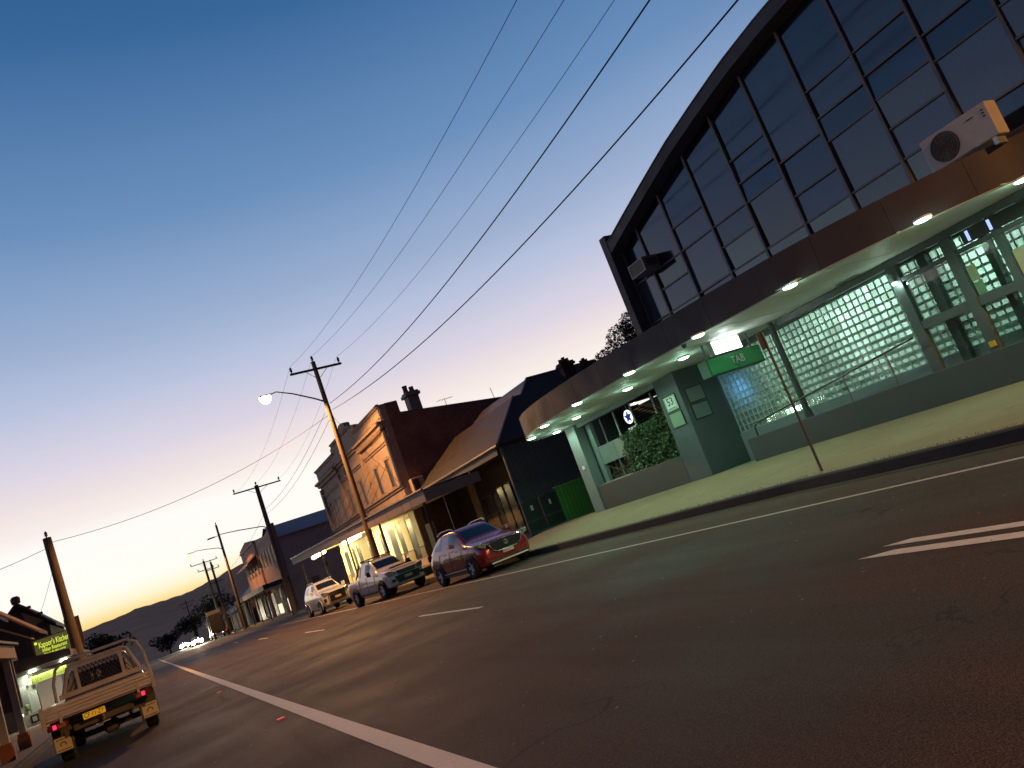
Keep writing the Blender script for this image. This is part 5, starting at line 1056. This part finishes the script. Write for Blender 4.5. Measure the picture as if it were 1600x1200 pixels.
# ---- red SUV (front towards -y, origin at the ground below its middle)
RED = mat('metallic_dark_red', (.22,.012,.020), .25, metal=.2, coat=.7, var=.05, vscale=30)
def red_suv():
    t = thing('parked_car', 'dark red SUV parked at the kerb nearest the hotel', 'car')
    st = [S(-2.16,.70,.42,.66,.52,.60,.56,.36,.28),S(-2.10,.86,.62,.80,.76,.82,.60,.30,.22),S(-1.90,.98,.70,.92,.84,.91,.66,.28,.20),S(-1.45,1.05,.74,1.0,.85,.93,.72,.28,.20),S(-.98,1.12,.74,1.06,.84,.93,.74,.28,.20),
          S(-.86,1.15,.73,1.07,.84,.93,.74,.28,.20),S(-.22,1.60,.60,1.08,.85,.93,.75,.28,.20),S(.10,1.66,.60,1.09,.85,.93,.75,.28,.20),S(.20,1.67,.60,1.10,.85,.93,.75,.28,.20),S(.95,1.66,.60,1.13,.85,.93,.76,.28,.20),
          S(1.05,1.65,.60,1.14,.85,.93,.76,.28,.20),S(1.55,1.58,.56,1.20,.83,.92,.78,.30,.22),S(1.75,1.50,.54,1.22,.82,.92,.78,.32,.24),S(2.06,1.14,.60,1.10,.78,.88,.78,.34,.26),S(2.18,.92,.60,.88,.70,.78,.70,.40,.30)]
    car_body(t, st, RED, {'top': {5:1, 12:3}, 'side': (6,7,9,10)})
    b = MB(); b.prism([(-.60,.86),(-.50,.66),(-.34,.58),(.34,.58),(.50,.66),(.60,.86),(.52,.90),(-.52,.90)], -2.185,-2.02,'y'); g = part(t, 'grille', mat('grille_black', (.01,.01,.012), .3), b)
    b = MB(); pp = [(-.60,-2.19,.86),(-.50,-2.19,.655),(-.34,-2.19,.575),(.34,-2.19,.575),(.50,-2.19,.655),(.60,-2.19,.86)]; b.tube(pp, .018, 6); part(g, 'grille_trim', CHROME, b)
    b = MB(); b.tube([(-.60,-2.185,.87),(0,-2.2,.91),(.60,-2.185,.87)], .012, 6); part(g, 'grille_trim', CHROME, b)
    b = MB(); b.lathe([(.085,-2.215),(.085,-2.19)], (0,0,.77), 8, 'y'); bd_ = part(g, 'badge', CHROME, b); text('MG', 'badge_lettering', .085, BLACK, (0,-2.218,.77), (1,0,0), (0,0,1), None, .002).parent = bd_
    for s in (-1,1):
        b = MB(); b.prism([(s*.58,.90),(s*.66,.78),(s*.88,.86),(s*.90,.98),(s*.74,.97)], -2.10,-1.78,'y'); h = part(t, 'headlight', LENS, b, bevel=.02)
        b = MB(); b.lathe([(.05,-2.112),(.05,-2.10)], (s*.72,0,.89), 12, 'y'); part(h, 'projector', CHROME, b)
        b = MB(); b.lathe([(.07,-2.10),(.07,-2.0)], (s*.70,0,.44), 12, 'y'); part(t, 'fog_light', LENS, b)
        b = MB(); b.add([(s*.94,-.60,1.10),(s*1.14,-.62,1.12),(s*1.15,-.60,1.26),(s*.97,-.58,1.25),(s*.95,-.46,1.11),(s*1.11,-.47,1.13),(s*1.12,-.47,1.25),(s*.97,-.46,1.24)], [(0,1,2,3),(7,6,5,4),(0,4,5,1),(1,5,6,2),(2,6,7,3),(3,7,4,0)]); part(t, 'mirror', RED, b, bevel=.03)
        b = MB(); b.tube([(s*.60,-.05,1.66),(s*.63,.1,1.73),(s*.62,.9,1.73),(s*.58,1.35,1.65)], .022, 6); part(t, 'roof_rail', ALLOY, b, smooth=True)
        b = MB(); b.box(s*.915,s*.945,-1.0,1.05,.24,.34); part(t, 'side_skirt', BLACK, b); b = MB(); b.box(s*.93,s*.95,-.9,.95,.345,.37); part(t, 'skirt_strip', ALLOY, b)
        for y in (-.35,.6): b = MB(); b.box(s*.925,s*.95,y,y+.2,1.0,1.03); part(t, 'door_handle', RED, b, bevel=.008)
        b = MB(); b.box(s*.60,s*.86,2.02,2.12,.92,1.12); part(t, 'tail_light', mat('tail_red', (.3,.01,.01), .2), b)
        for y in (-1.32,1.27): arch(t, s*.935, y, .345, s); wheel(t, s*.878, y, .345, .22, s)
    seams(t, .93, (-.78,.16,1.02), .42, 1.04)
    b = MB(); b.box(-.70,.70,-2.185,-2.05,.24,.36); part(t, 'bumper', BLACK, b, bevel=.02); b = MB(); b.box(-.66,.66,-2.2,-2.18,.255,.295); part(t, 'skid_plate', ALLOY, b)
    b = MB(); b.box(-.19,.19,-2.215,-2.195,.47,.57); p = part(t, 'number_plate', PLATE_W, b); text('EAG 82 CY', 'plate_lettering', .085, BLACK, (0,-2.218,.52), (1,0,0), (0,0,1), None, .001, sxy=(.85,1)).parent = p
    return t
rc = red_suv(); rc.scale = (1.12,1.10,1.10); rc.location = (11.12,27.0,.004); rc.rotation_euler = (0,0,math.radians(3.0))

# ---- white dual cab utility and white SUV
WHITE = mat('white_car_paint', (.58,.60,.63), .22, coat=1., var=.03, vscale=20)
def front_bits(t, W_, yf, zg, col, style):
    for s in (-1,1):
        b = MB(); b.prism([(s*W_*.56,zg+.16),(s*W_*.60,zg-.02),(s*W_*.92,zg+.04),(s*W_*.95,zg+.26),(s*W_*.8,zg+.24)], yf+.04,yf+.42,'y'); h = part(t, 'headlight', LENS, b, bevel=.02)
        b = MB(); b.lathe([(.06,yf+.03),(.06,yf+.045)], (s*W_*.76,0,zg+.11), 12, 'y'); part(h, 'projector', CHROME, b)
        b = MB(); b.add([(s*(W_+.02),-.72,1.12),(s*(W_+.24),-.76,1.14),(s*(W_+.25),-.73,1.36),(s*(W_+.03),-.70,1.34),(s*(W_+.02),-.58,1.13),(s*(W_+.2),-.60,1.15),(s*(W_+.2),-.58,1.35),(s*(W_+.03),-.57,1.33)], [(0,1,2,3),(7,6,5,4),(0,4,5,1),(1,5,6,2),(2,6,7,3),(3,7,4,0)]); part(t, 'mirror', BLACK if style == 'ute' else col, b, bevel=.03)
def white_ute():
    t = thing('parked_ute', 'white dual-cab utility with roof bars parked in front of the shop awning', 'utility')
    st = [S(-2.42,.86,.50,.80,.60,.70,.66,.50,.42),S(-2.34,1.02,.70,.96,.82,.88,.72,.46,.38),S(-2.05,1.12,.76,1.06,.88,.95,.80,.44,.36),S(-1.5,1.19,.78,1.14,.88,.95,.84,.42,.34),S(-1.02,1.24,.78,1.18,.88,.95,.84,.42,.34),
          S(-.92,1.27,.76,1.19,.88,.95,.84,.42,.34),S(-.28,1.74,.64,1.20,.88,.95,.84,.42,.34),S(.02,1.80,.64,1.21,.88,.95,.84,.42,.34),S(.12,1.81,.64,1.21,.88,.95,.84,.42,.34),S(.82,1.80,.64,1.22,.88,.95,.84,.42,.34),
          S(.92,1.79,.64,1.22,.88,.95,.84,.42,.34),S(1.02,1.72,.64,1.22,.88,.95,.84,.42,.34),S(1.12,1.20,.80,1.16,.89,.95,.84,.42,.34),S(1.2,1.18,.84,1.14,.90,.95,.84,.42,.34),S(2.5,1.18,.84,1.14,.90,.95,.84,.44,.36),S(2.60,1.14,.82,1.1,.88,.93,.82,.48,.40)]
    car_body(t, st, WHITE, {'top': {5:1, 11:3}, 'side': (6,7,9)})
    front_bits(t, .93, -2.42, .82, WHITE, 'ute')
    b = MB(); b.prism([(-.46,1.0),(.46,1.0),(.40,.84),(-.40,.84)], -2.47,-2.2,'y'); g = part(t, 'grille', BLACK, b)
    for z in (.88,.93,.98): b = MB(); b.box(-.42,.42,-2.485,-2.471,z-.012,z+.012); part(g, 'grille_bar', mat('grey_bar', (.2,.2,.21), .4), b)
    b = MB(); b.prism([(-.62,.80),(.62,.80),(.52,.50),(-.52,.50)], -2.47,-2.2,'y'); part(t, 'lower_intake', BLACK, b)
    b = MB(); b.prism([(-.55,1.23),(.55,1.23),(.60,1.17),(-.60,1.17)], -2.02,-1.98,'y'); part(t, 'bonnet_protector', mat('dark_acrylic', (.02,.025,.04), .1), b)
    b = MB(); b.box(-.19,.19,-2.492,-2.472,.62,.73); p = part(t, 'number_plate', PLATE_W, b); text('BX 41 TN', 'plate_lettering', .09, BLACK, (0,-2.495,.675), (1,0,0), (0,0,1), None, .001, sxy=(.85,1)).parent = p
    for s in (-1,1):
        b = MB(); b.box(s*.62,s*.80,-2.43,-2.3,.58,.70); part(t, 'fog_light', BLACK, b, bevel=.02)
        for y in (-1.55,1.60): arch(t, s*.955, y, .40, s); wheel(t, s*.90, y, .40, .27, s, spokes=6)
        b = MB(); b.box(s*.93,s*1.0,-.9,.95,.40,.46); part(t, 'side_step', BLACK, b)
        b = MB(); b.tube([(s*.60,1.15,1.2),(s*.58,1.25,1.78),(s*.52,1.7,1.5),(s*.6,2.0,1.2)], .035, 6); part(t, 'sports_bar', BLACK, b, smooth=True)
        b = MB(); b.tube([(s*.55,-.1,1.80),(s*.56,.9,1.84)], .03, 6); part(t, 'roof_rail', BLACK, b)
    for y in (.0,.7): b = MB(); b.box(-.68,.68,y-.03,y+.03,1.86,1.90); part(t, 'roof_bar', BLACK, b)
    seams(t, .95, (-.86,.06,.98), .50, 1.16)
    b = MB(); b.tube([(-.5,-2.42,.98),(-.52,-2.44,1.9)], .006, 4); part(t, 'aerial', BLACK, b)
    return t
u2 = white_ute(); u2.location = (10.85,38.6,.004); u2.scale = (1.04,1.06,1.10); u2.rotation_euler = (0,0,math.radians(8.0))
def white_suv():
    t = thing('parked_car', 'white SUV with dark grille, rearmost of the three parked at the right kerb', 'car')
    st = [S(-2.36,.80,.50,.76,.60,.70,.62,.44,.36),S(-2.28,1.0,.70,.94,.82,.88,.70,.40,.32),S(-2.0,1.10,.76,1.04,.87,.93,.78,.38,.30),S(-1.4,1.17,.78,1.12,.87,.93,.82,.36,.28),S(-.95,1.22,.78,1.16,.87,.93,.82,.36,.28),
          S(-.85,1.25,.76,1.17,.87,.93,.82,.36,.28),S(-.2,1.70,.64,1.18,.87,.93,.82,.36,.28),S(.1,1.76,.64,1.19,.87,.93,.82,.36,.28),S(.2,1.77,.64,1.19,.87,.93,.82,.36,.28),S(1.0,1.77,.64,1.2,.87,.93,.82,.36,.28),S(1.1,1.76,.64,1.2,.87,.93,.82,.36,.28),S(1.85,1.70,.62,1.22,.86,.93,.82,.38,.3),S(2.0,1.62,.6,1.22,.85,.92,.82,.4,.32),S(2.3,1.1,.66,1.06,.8,.88,.78,.44,.36)]
    car_body(t, st, WHITE, {'top': {5:1, 12:3}, 'side': (6,7,9,10)})
    front_bits(t, .91, -2.36, .84, WHITE, 'suv')
    b = MB(); b.prism([(-.55,1.0),(.55,1.0),(.48,.80),(.52,.50),(-.52,.50),(-.48,.80)], -2.40,-2.2,'y'); g = part(t, 'grille', BLACK, b)
    for z in (.84,.91,.97): b = MB(); b.box(-.5,.5,-2.415,-2.401,z-.014,z+.014); part(g, 'grille_bar', CHROME, b)
    for s in (-1,1):
        b = MB(); b.tube([(s*.56,-2.40,.98),(s*.60,-2.42,.74),(s*.56,-2.40,.48)], .03, 6); part(g, 'grille_shield', CHROME, b)
        b = MB(); b.box(s*.70,s*.86,-2.33,-2.2,.56,.74); part(t, 'fog_light', BLACK, b, bevel=.02)
        for y in (-1.45,1.4): arch(t, s*.935, y, .37, s, WHITE); wheel(t, s*.878, y, .37, .24, s)
        b = MB(); b.tube([(s*.6,-.05,1.76),(s*.61,.1,1.81),(s*.6,1.4,1.80),(s*.58,1.6,1.74)], .022, 6); part(t, 'roof_rail', ALLOY, b)
    b = MB(); b.box(-.19,.19,-2.425,-2.416,.62,.73); part(t, 'number_plate', PLATE_W, b)
    return t
w3 = white_suv(); w3.location = (11.0,53.8,.004); w3.scale = (1.05,1.05,1.17); w3.rotation_euler = (0,0,math.radians(4.0))

# ---- flat-tray utility on the left (rear towards -y)
TRAY = mat('alloy_tray', (.66,.60,.52), .45, metal=.35, var=.12, vscale=5, stretch=(1,1,8))
GUARD = mat('dirty_white_steel', (.52,.47,.41), .6, var=.2, vscale=5)
def tray_ute():
    t = thing('tray_utility', 'dusty flat-tray utility seen from behind at the left kerb', 'utility')
    yr = -2.6; W2 = 1.0
    b = MB(); b.box(-W2,W2,yr+.02,.35,.86,.93); part(t, 'tray_deck', TRAY, b)
    for k in range(4):      # tailgate of stacked extruded boards
        z = .885+k*.066; b = MB(); b.prism([(yr-.03,z+.004),(yr-.045,z+.012),(yr-.045,z+.054),(yr-.03,z+.062),(yr,z+.062),(yr,z+.004)], -W2+.05,W2-.05,'x'); part(t, 'tailgate_board', TRAY, b)
    for s in (-1,1):
        for k in range(4): z = .885+k*.066; b = MB(); b.box(s*(W2-.005),s*(W2+.03),yr+.06,.30,z+.004,z+.062); part(t, 'side_board', TRAY, b)
        b = MB(); b.box(s*(W2-.045),s*(W2+.03),yr-.05,yr+.05,.78,1.19); part(t, 'corner_post', GUARD, b, bevel=.01)
        b = MB(); b.box(s*(W2-.30)-.025,s*(W2-.30)+.025,yr-.06,yr-.03,.80,1.0); part(t, 'latch', GUARD, b)
        b = MB(); b.box(s*.60,s*.97,yr+.02,yr+.10,.70,.82); l_ = part(t, 'tail_lamp', mat('lamp_housing', (.10,.015,.012), .4), b, bevel=.01)
        b = MB(); b.box(s*(.87 if s < 0 else .80),s*(.81 if s < 0 else .74),yr+.008,yr+.019,.72,.80); part(l_, 'lit_lens', glow('brake_red', (1.,.02,.10), 2.2), b)
        b = MB(); b.box(s*.64,s*.78,yr+.012,yr+.019,.715,.805); part(l_, 'amber_lens', mat('amber_lens', (.45,.16,.04), .3), b)
        b = MB(); b.prism([(-1.98,.36),(-2.02,.72),(-1.92,.83),(-1.4,.85),(-1.1,.75),(-1.06,.5),(-1.12,.5),(-1.18,.70),(-1.42,.78),(-1.9,.76),(-1.95,.36)], s*.62,s*.97,'x'); part(t, 'mudguard', GUARD, b)
        b = MB(); b.box(s*.62,s*.97,-2.045,-2.025,.22,.74); fl = part(t, 'mudflap', mat('mudflap_rubber', (.10,.09,.08), .8), b)
        b = MB(); b.box(s*.66,s*.96,-2.062,-2.047,.24,.52); fp = part(fl, 'flap_panel', mat('cream_flap', (.74,.64,.44), .6, var=.12, vscale=4), b, bevel=.015)
        b = MB(); b.box(s*.69,s*.93,-2.068,-2.063,.27,.282); part(fp, 'flap_line', BLACK, b); b = MB(); b.box(s*.69,s*.93,-2.068,-2.063,.47,.482); part(fp, 'flap_line', BLACK, b)
        b = MB(); b.tube([(s*.81+.05*math.cos(a),-2.066,.37+.05*math.sin(a)) for a in [k*PI/8 for k in range(-1,10)]], .009, 5); part(fp, 'flap_emblem', BLACK, b)
        wheel(t, s*.80, -1.55, .35, .24, s, rim=GALV); wheel(t, s*.80, 1.45, .35, .24, s, rim=GALV)
    b = MB(); b.box(-.55,.55,yr+.25,yr+.40,.55,.66); part(t, 'tow_bar', mat('dirty_steel', (.12,.10,.085), .7, var=.2), b); b = MB(); b.tube([(0,yr+.25,.60),(0,yr+.05,.58)], .035, 8); b.lathe([(0,.70),(.03,.69),(.03,.63),(.02,.58)], (0,yr+.05,0), 10); part(t, 'tow_ball', GALV, b)
    b = MB(); b.box(-.75,.75,-2.1,1.9,.50,.60); part(t, 'chassis', MATS['dirty_steel'], b); b = MB(); b.tube([(-.75,-1.55,.35),(.75,-1.55,.35)], .06, 8); b.lathe([(0,-.2),(.14,-.1),(.16,0),(.14,.1),(0,.2)], (0.05,-1.55,.35), 12, 'x'); part(t, 'rear_axle', MATS['dirty_steel'], b)
    b = MB(); b.tube([(.45,-.9,.45),(.45,-1.9,.48),(.47,yr+.15,.46)], .035, 8, cap=False); part(t, 'exhaust', MATS['dirty_steel'], b)
    b = MB(); b.box(-.34,.06,yr-.0,yr+.03,.69,.81); p = part(t, 'number_plate', PLATE_Y, b, bevel=.006); text('CF·11·ZY', 'plate_lettering', .125, BLACK, (-.14,yr-.006,.752), (1,0,0), (0,0,1), None, .002, sxy=(.72,1)).parent = p
    b = MB(); b.box(-.18,.10,yr+.26,yr+.262,.50,.52); part(t, 'plate_light_strip', mat('white_plastic', (.7,.72,.72), .4), b)
    # headboard with mesh, behind the cab
    yh = .33
    b = MB(); fr = [(-.80,1.26),(-.62,1.80),(-.50,1.84),(.50,1.84),(.62,1.80),(.80,1.26)]
    b.tube([(x,yh,z) for x, z in fr], .045, 8); b.box(-.90,.90,yh-.03,yh+.03,1.17,1.28); b.box(-.55,.55,yh-.02,yh+.02,1.74,1.86); hb = part(t, 'headboard', GUARD, b)
    for x in (-.47,.47): b = MB(); b.box(x-.035,x+.035,yh-.025,yh+.025,1.28,1.76); part(hb, 'upright', GUARD, b)
    b = MB()
    for sgn in (1,-1):
        for k in range(-14,15):
            x0 = k*.085; pts = []
            z0, z1 = 1.28, 1.76
            lo = x0-sgn*.16; hi = x0+sgn*.16
            w0 = .72; 
            if abs(lo) < w0 and abs(hi) < w0-.12: b.tube([(lo,yh,z0),(hi,yh,z1)], .008, 4, cap=False)
    m_ = part(hb, 'wire_mesh', mat('dark_mesh', (.10,.075,.055), .6, metal=.4), b); m_['kind'] = 'stuff'
    b = MB(); b.tube([(-.98,.40,1.15),(-.96,.40,1.55),(-.86,.40,1.86),(-.66,.40,1.98),(.66,.40,1.98),(.86,.40,1.86),(.96,.40,1.55),(.98,.40,1.15)], .034, 10); part(t, 'ladder_rack', GUARD, b, smooth=True)
    # cab
    cabm = mat('white_cab_dusty', (.40,.37,.33), .4, coat=.4)
    st = [S(.46,1.20,.70,1.16,.82,.86,.86,.52,.44),S(.50,1.70,.60,1.18,.84,.88,.86,.50,.42),S(.60,1.78,.62,1.18,.84,.88,.86,.50,.42),S(1.2,1.80,.62,1.17,.84,.88,.86,.50,.42),S(1.35,1.77,.62,1.16,.84,.88,.86,.50,.42),S(1.95,1.25,.74,1.14,.84,.88,.86,.50,.42),S(2.05,1.16,.74,1.10,.84,.88,.84,.50,.42),S(2.7,1.06,.70,1.0,.82,.87,.80,.48,.40),S(2.95,.95,.6,.9,.74,.80,.74,.50,.42)]
    car_body(t, st, cabm, {'top': {0:3, 4:1}, 'side': (1,2,3)}, names=('windscreen','side_window','rear_window'))
    for y in (1.45,): 
        for s in (-1,1): arch(t, s*.89, y, .35, s, cabm)
    for x, w_ in ((-.18,.06),(-.04,.10)): b = MB(); b.box(x-w_/2,x+w_/2,.452,.458,1.36,1.54); part(t, 'window_sticker', mat('pale_sticker', (.38,.42,.36), .6), b)
    return t
tu = tray_ute(); tu.location = (-1.02,21.3,.004); tu.rotation_euler = (0,0,math.radians(0))

# ---- oncoming cars with headlights
def oncoming(label, x, y, p, st):
    t = thing('oncoming_car', label, 'car', (0,0,0), 'oncoming cars at the crest')
    sts = [S(-2.1,.7,.5,.66,.6,.7,.55,.35,.28),S(-2.0,.9,.7,.84,.8,.86,.6,.3,.24),S(-1.0,1.05,.72,1.0,.84,.88,.7,.28,.22),S(-.85,1.08,.7,1.0,.84,.88,.7,.28,.22),S(-.1,1.46,.56,1.02,.84,.88,.7,.28,.22),S(1.1,1.46,.56,1.04,.84,.88,.7,.28,.22),S(1.9,1.1,.6,1.0,.8,.86,.7,.3,.24),S(2.1,.9,.6,.84,.7,.78,.6,.36,.3)]
    car_body(t, sts, mat('dark_grey_car', (.05,.05,.055), .3, coat=.6), {'top': {3:1, 5:3}, 'side': (4,)}, 1)
    for s in (-1,1):
        b = MB(); b.lathe([(0,-2.2),(.24,-2.16),(.30,-2.04)], (s*.62,0,.66), 14, 'y'); h = part(t, 'headlight', glow('headlight_glow', (1.,.86,.60), st), b)  # lens drawn oversize so its glow spreads like bloom
        b = MB(); b.lathe([(0,-2.15),(.06,-2.14),(.07,-2.08)], (s*.6,0,.42), 10, 'y'); part(t, 'fog_light', MATS['headlight_glow'], b)
        b = MB(); b.lathe([(0,-2.26),(.15,-2.23),(.19,-2.14)], (s*.24,0,.92), 12, 'y'); part(t, 'added_bloom_lamp', MATS['headlight_glow'], b)  # added glowing discs that widen the headlight blob in place of bloom
        for yy_ in (-1.35,1.3): wheel(t, s*.8, yy_, .32, .2, s)
    d = bpy.data.lights.new('headlight_beam','SPOT'); d.energy = p; d.color = (1.,.84,.58); d.spot_size = math.radians(70); d.spot_blend = .8; d.shadow_soft_size = .15; o = bpy.data.objects.new('headlight_beam', d); COL.objects.link(o); o.parent = t; o.location = (0,-2.3,.68); o.rotation_euler = (math.radians(86),0,0); o.rotation_euler = Vector((0,-1,-.06)).to_track_quat('-Z','Y').to_euler()
    t.location = (x,y,gz(y)+.004); return t
oncoming('nearer oncoming car with bright headlights at the crest', 7.7, 150, 14000, 300)
oncoming('second oncoming car just behind the bright pair', 7.1, 186, 5000, 300)

# ---- prime mover parked at the right kerb
tk = thing('parked_truck', 'dark prime mover with chrome stacks parked at the kerb beyond the shops', 'truck')
TK = mat('dark_truck_paint', (.05,.055,.06), .35, coat=.5)
b = MB(); b.box(-1.2,1.2,-4.5,.6,.9,1.1); part(tk, 'chassis', BLACK, b)
b = MB(); b.prism([(.6,1.1),(.6,3.6),(1.2,3.7),(2.3,3.55),(2.75,2.3),(2.75,1.0)], -1.15,1.15,'x'); cab = part(tk, 'cab', TK, b, bevel=.06)
b = MB(); b.prism([(2.76,1.0),(2.76,2.1),(4.4,1.85),(4.6,1.0)], -.85,.85,'x'); part(tk, 'bonnet', TK, b, bevel=.08)
b = MB(); b.box(-1.0,1.0,-.3,.58,1.1,3.9); part(tk, 'sleeper', mat('grey_sleeper', (.05,.055,.06), .4), b, bevel=.05)
b = MB(); b.prism([(-.2,3.92),(.6,3.92),(1.6,3.75),(1.2,4.3),(-.2,4.5)], -1.0,1.0,'x'); part(tk, 'air_deflector', mat('pale_deflector', (.34,.36,.36), .5), b)
for s in (-1,1):
    b = MB(); b.tube([(s*1.15,-.45,1.0),(s*1.15,-.45,4.6)], .09, 10); part(tk, 'exhaust_stack', CHROME, b, smooth=True)
    b = MB(); b.lathe([(.33,-1),(.35,-.9),(.35,.3),(.33,.4)], (s*1.0,1.6,.75), 16, 'y'); part(tk, 'fuel_tank', CHROME, b, smooth=True)
    b = MB(); b.tube([(s*1.02,4.65,.75),(s*1.1,4.2,1.05),(s*1.12,3.6,1.12),(s*1.12,2.9,.85)], .05, 8); part(tk, 'front_guard', CHROME, b)
    b = MB(); b.box(s*1.22,s*1.42,2.5,2.55,2.2,2.9); part(tk, 'mirror', CHROME, b)
    for y in (-3.9,-2.6,3.7): wheel(tk, s*1.0, y, .52, .36, s, rim=CHROME, spokes=8)
    b = MB(); b.box(s*.75,s*.9,-4.56,-4.5,.85,1.0); part(tk, 'tail_light', glow('tail_glow', (1.,.05,.12), 1.2), b)
b = MB(); b.box(-.06,.06,.7,.8,3.95,4.05); part(tk, 'marker_light', glow('pink_marker', (1.,.55,.8), 4.), b)
tk.location = (10.6,139,.004)

# ---- wheelie bin with yellow lid near the second pole
bn = thing('wheelie_bin', 'dark wheelie bin with yellow lid beside the second pole', 'bin', (13.5,74,.25))
b = MB(); b.add([(13.28,73.75,.3),(13.72,73.75,.3),(13.72,74.2,.3),(13.28,74.2,.3),(13.2,73.65,1.15),(13.8,73.65,1.15),(13.8,74.35,1.15),(13.2,74.35,1.15)], [(0,3,2,1),(0,1,5,4),(1,2,6,5),(2,3,7,6),(3,0,4,7),(4,5,6,7)]); b.build('body', mat('bin_dark', (.03,.035,.02), .5), bn)
b = MB(); b.prism([(13.17,1.155),(13.83,1.155),(13.8,1.22),(13.2,1.22)], 73.6,74.4,'y'); b.build('lid', mat('yellow_lid', (.35,.26,.02), .5), bn)
for x in (13.24,13.76): b = MB(); b.lathe([(.1,x-.03),(.1,x+.03)], (0,74.3,.33), 12, 'x'); b.build('wheel', RUBBER, bn)
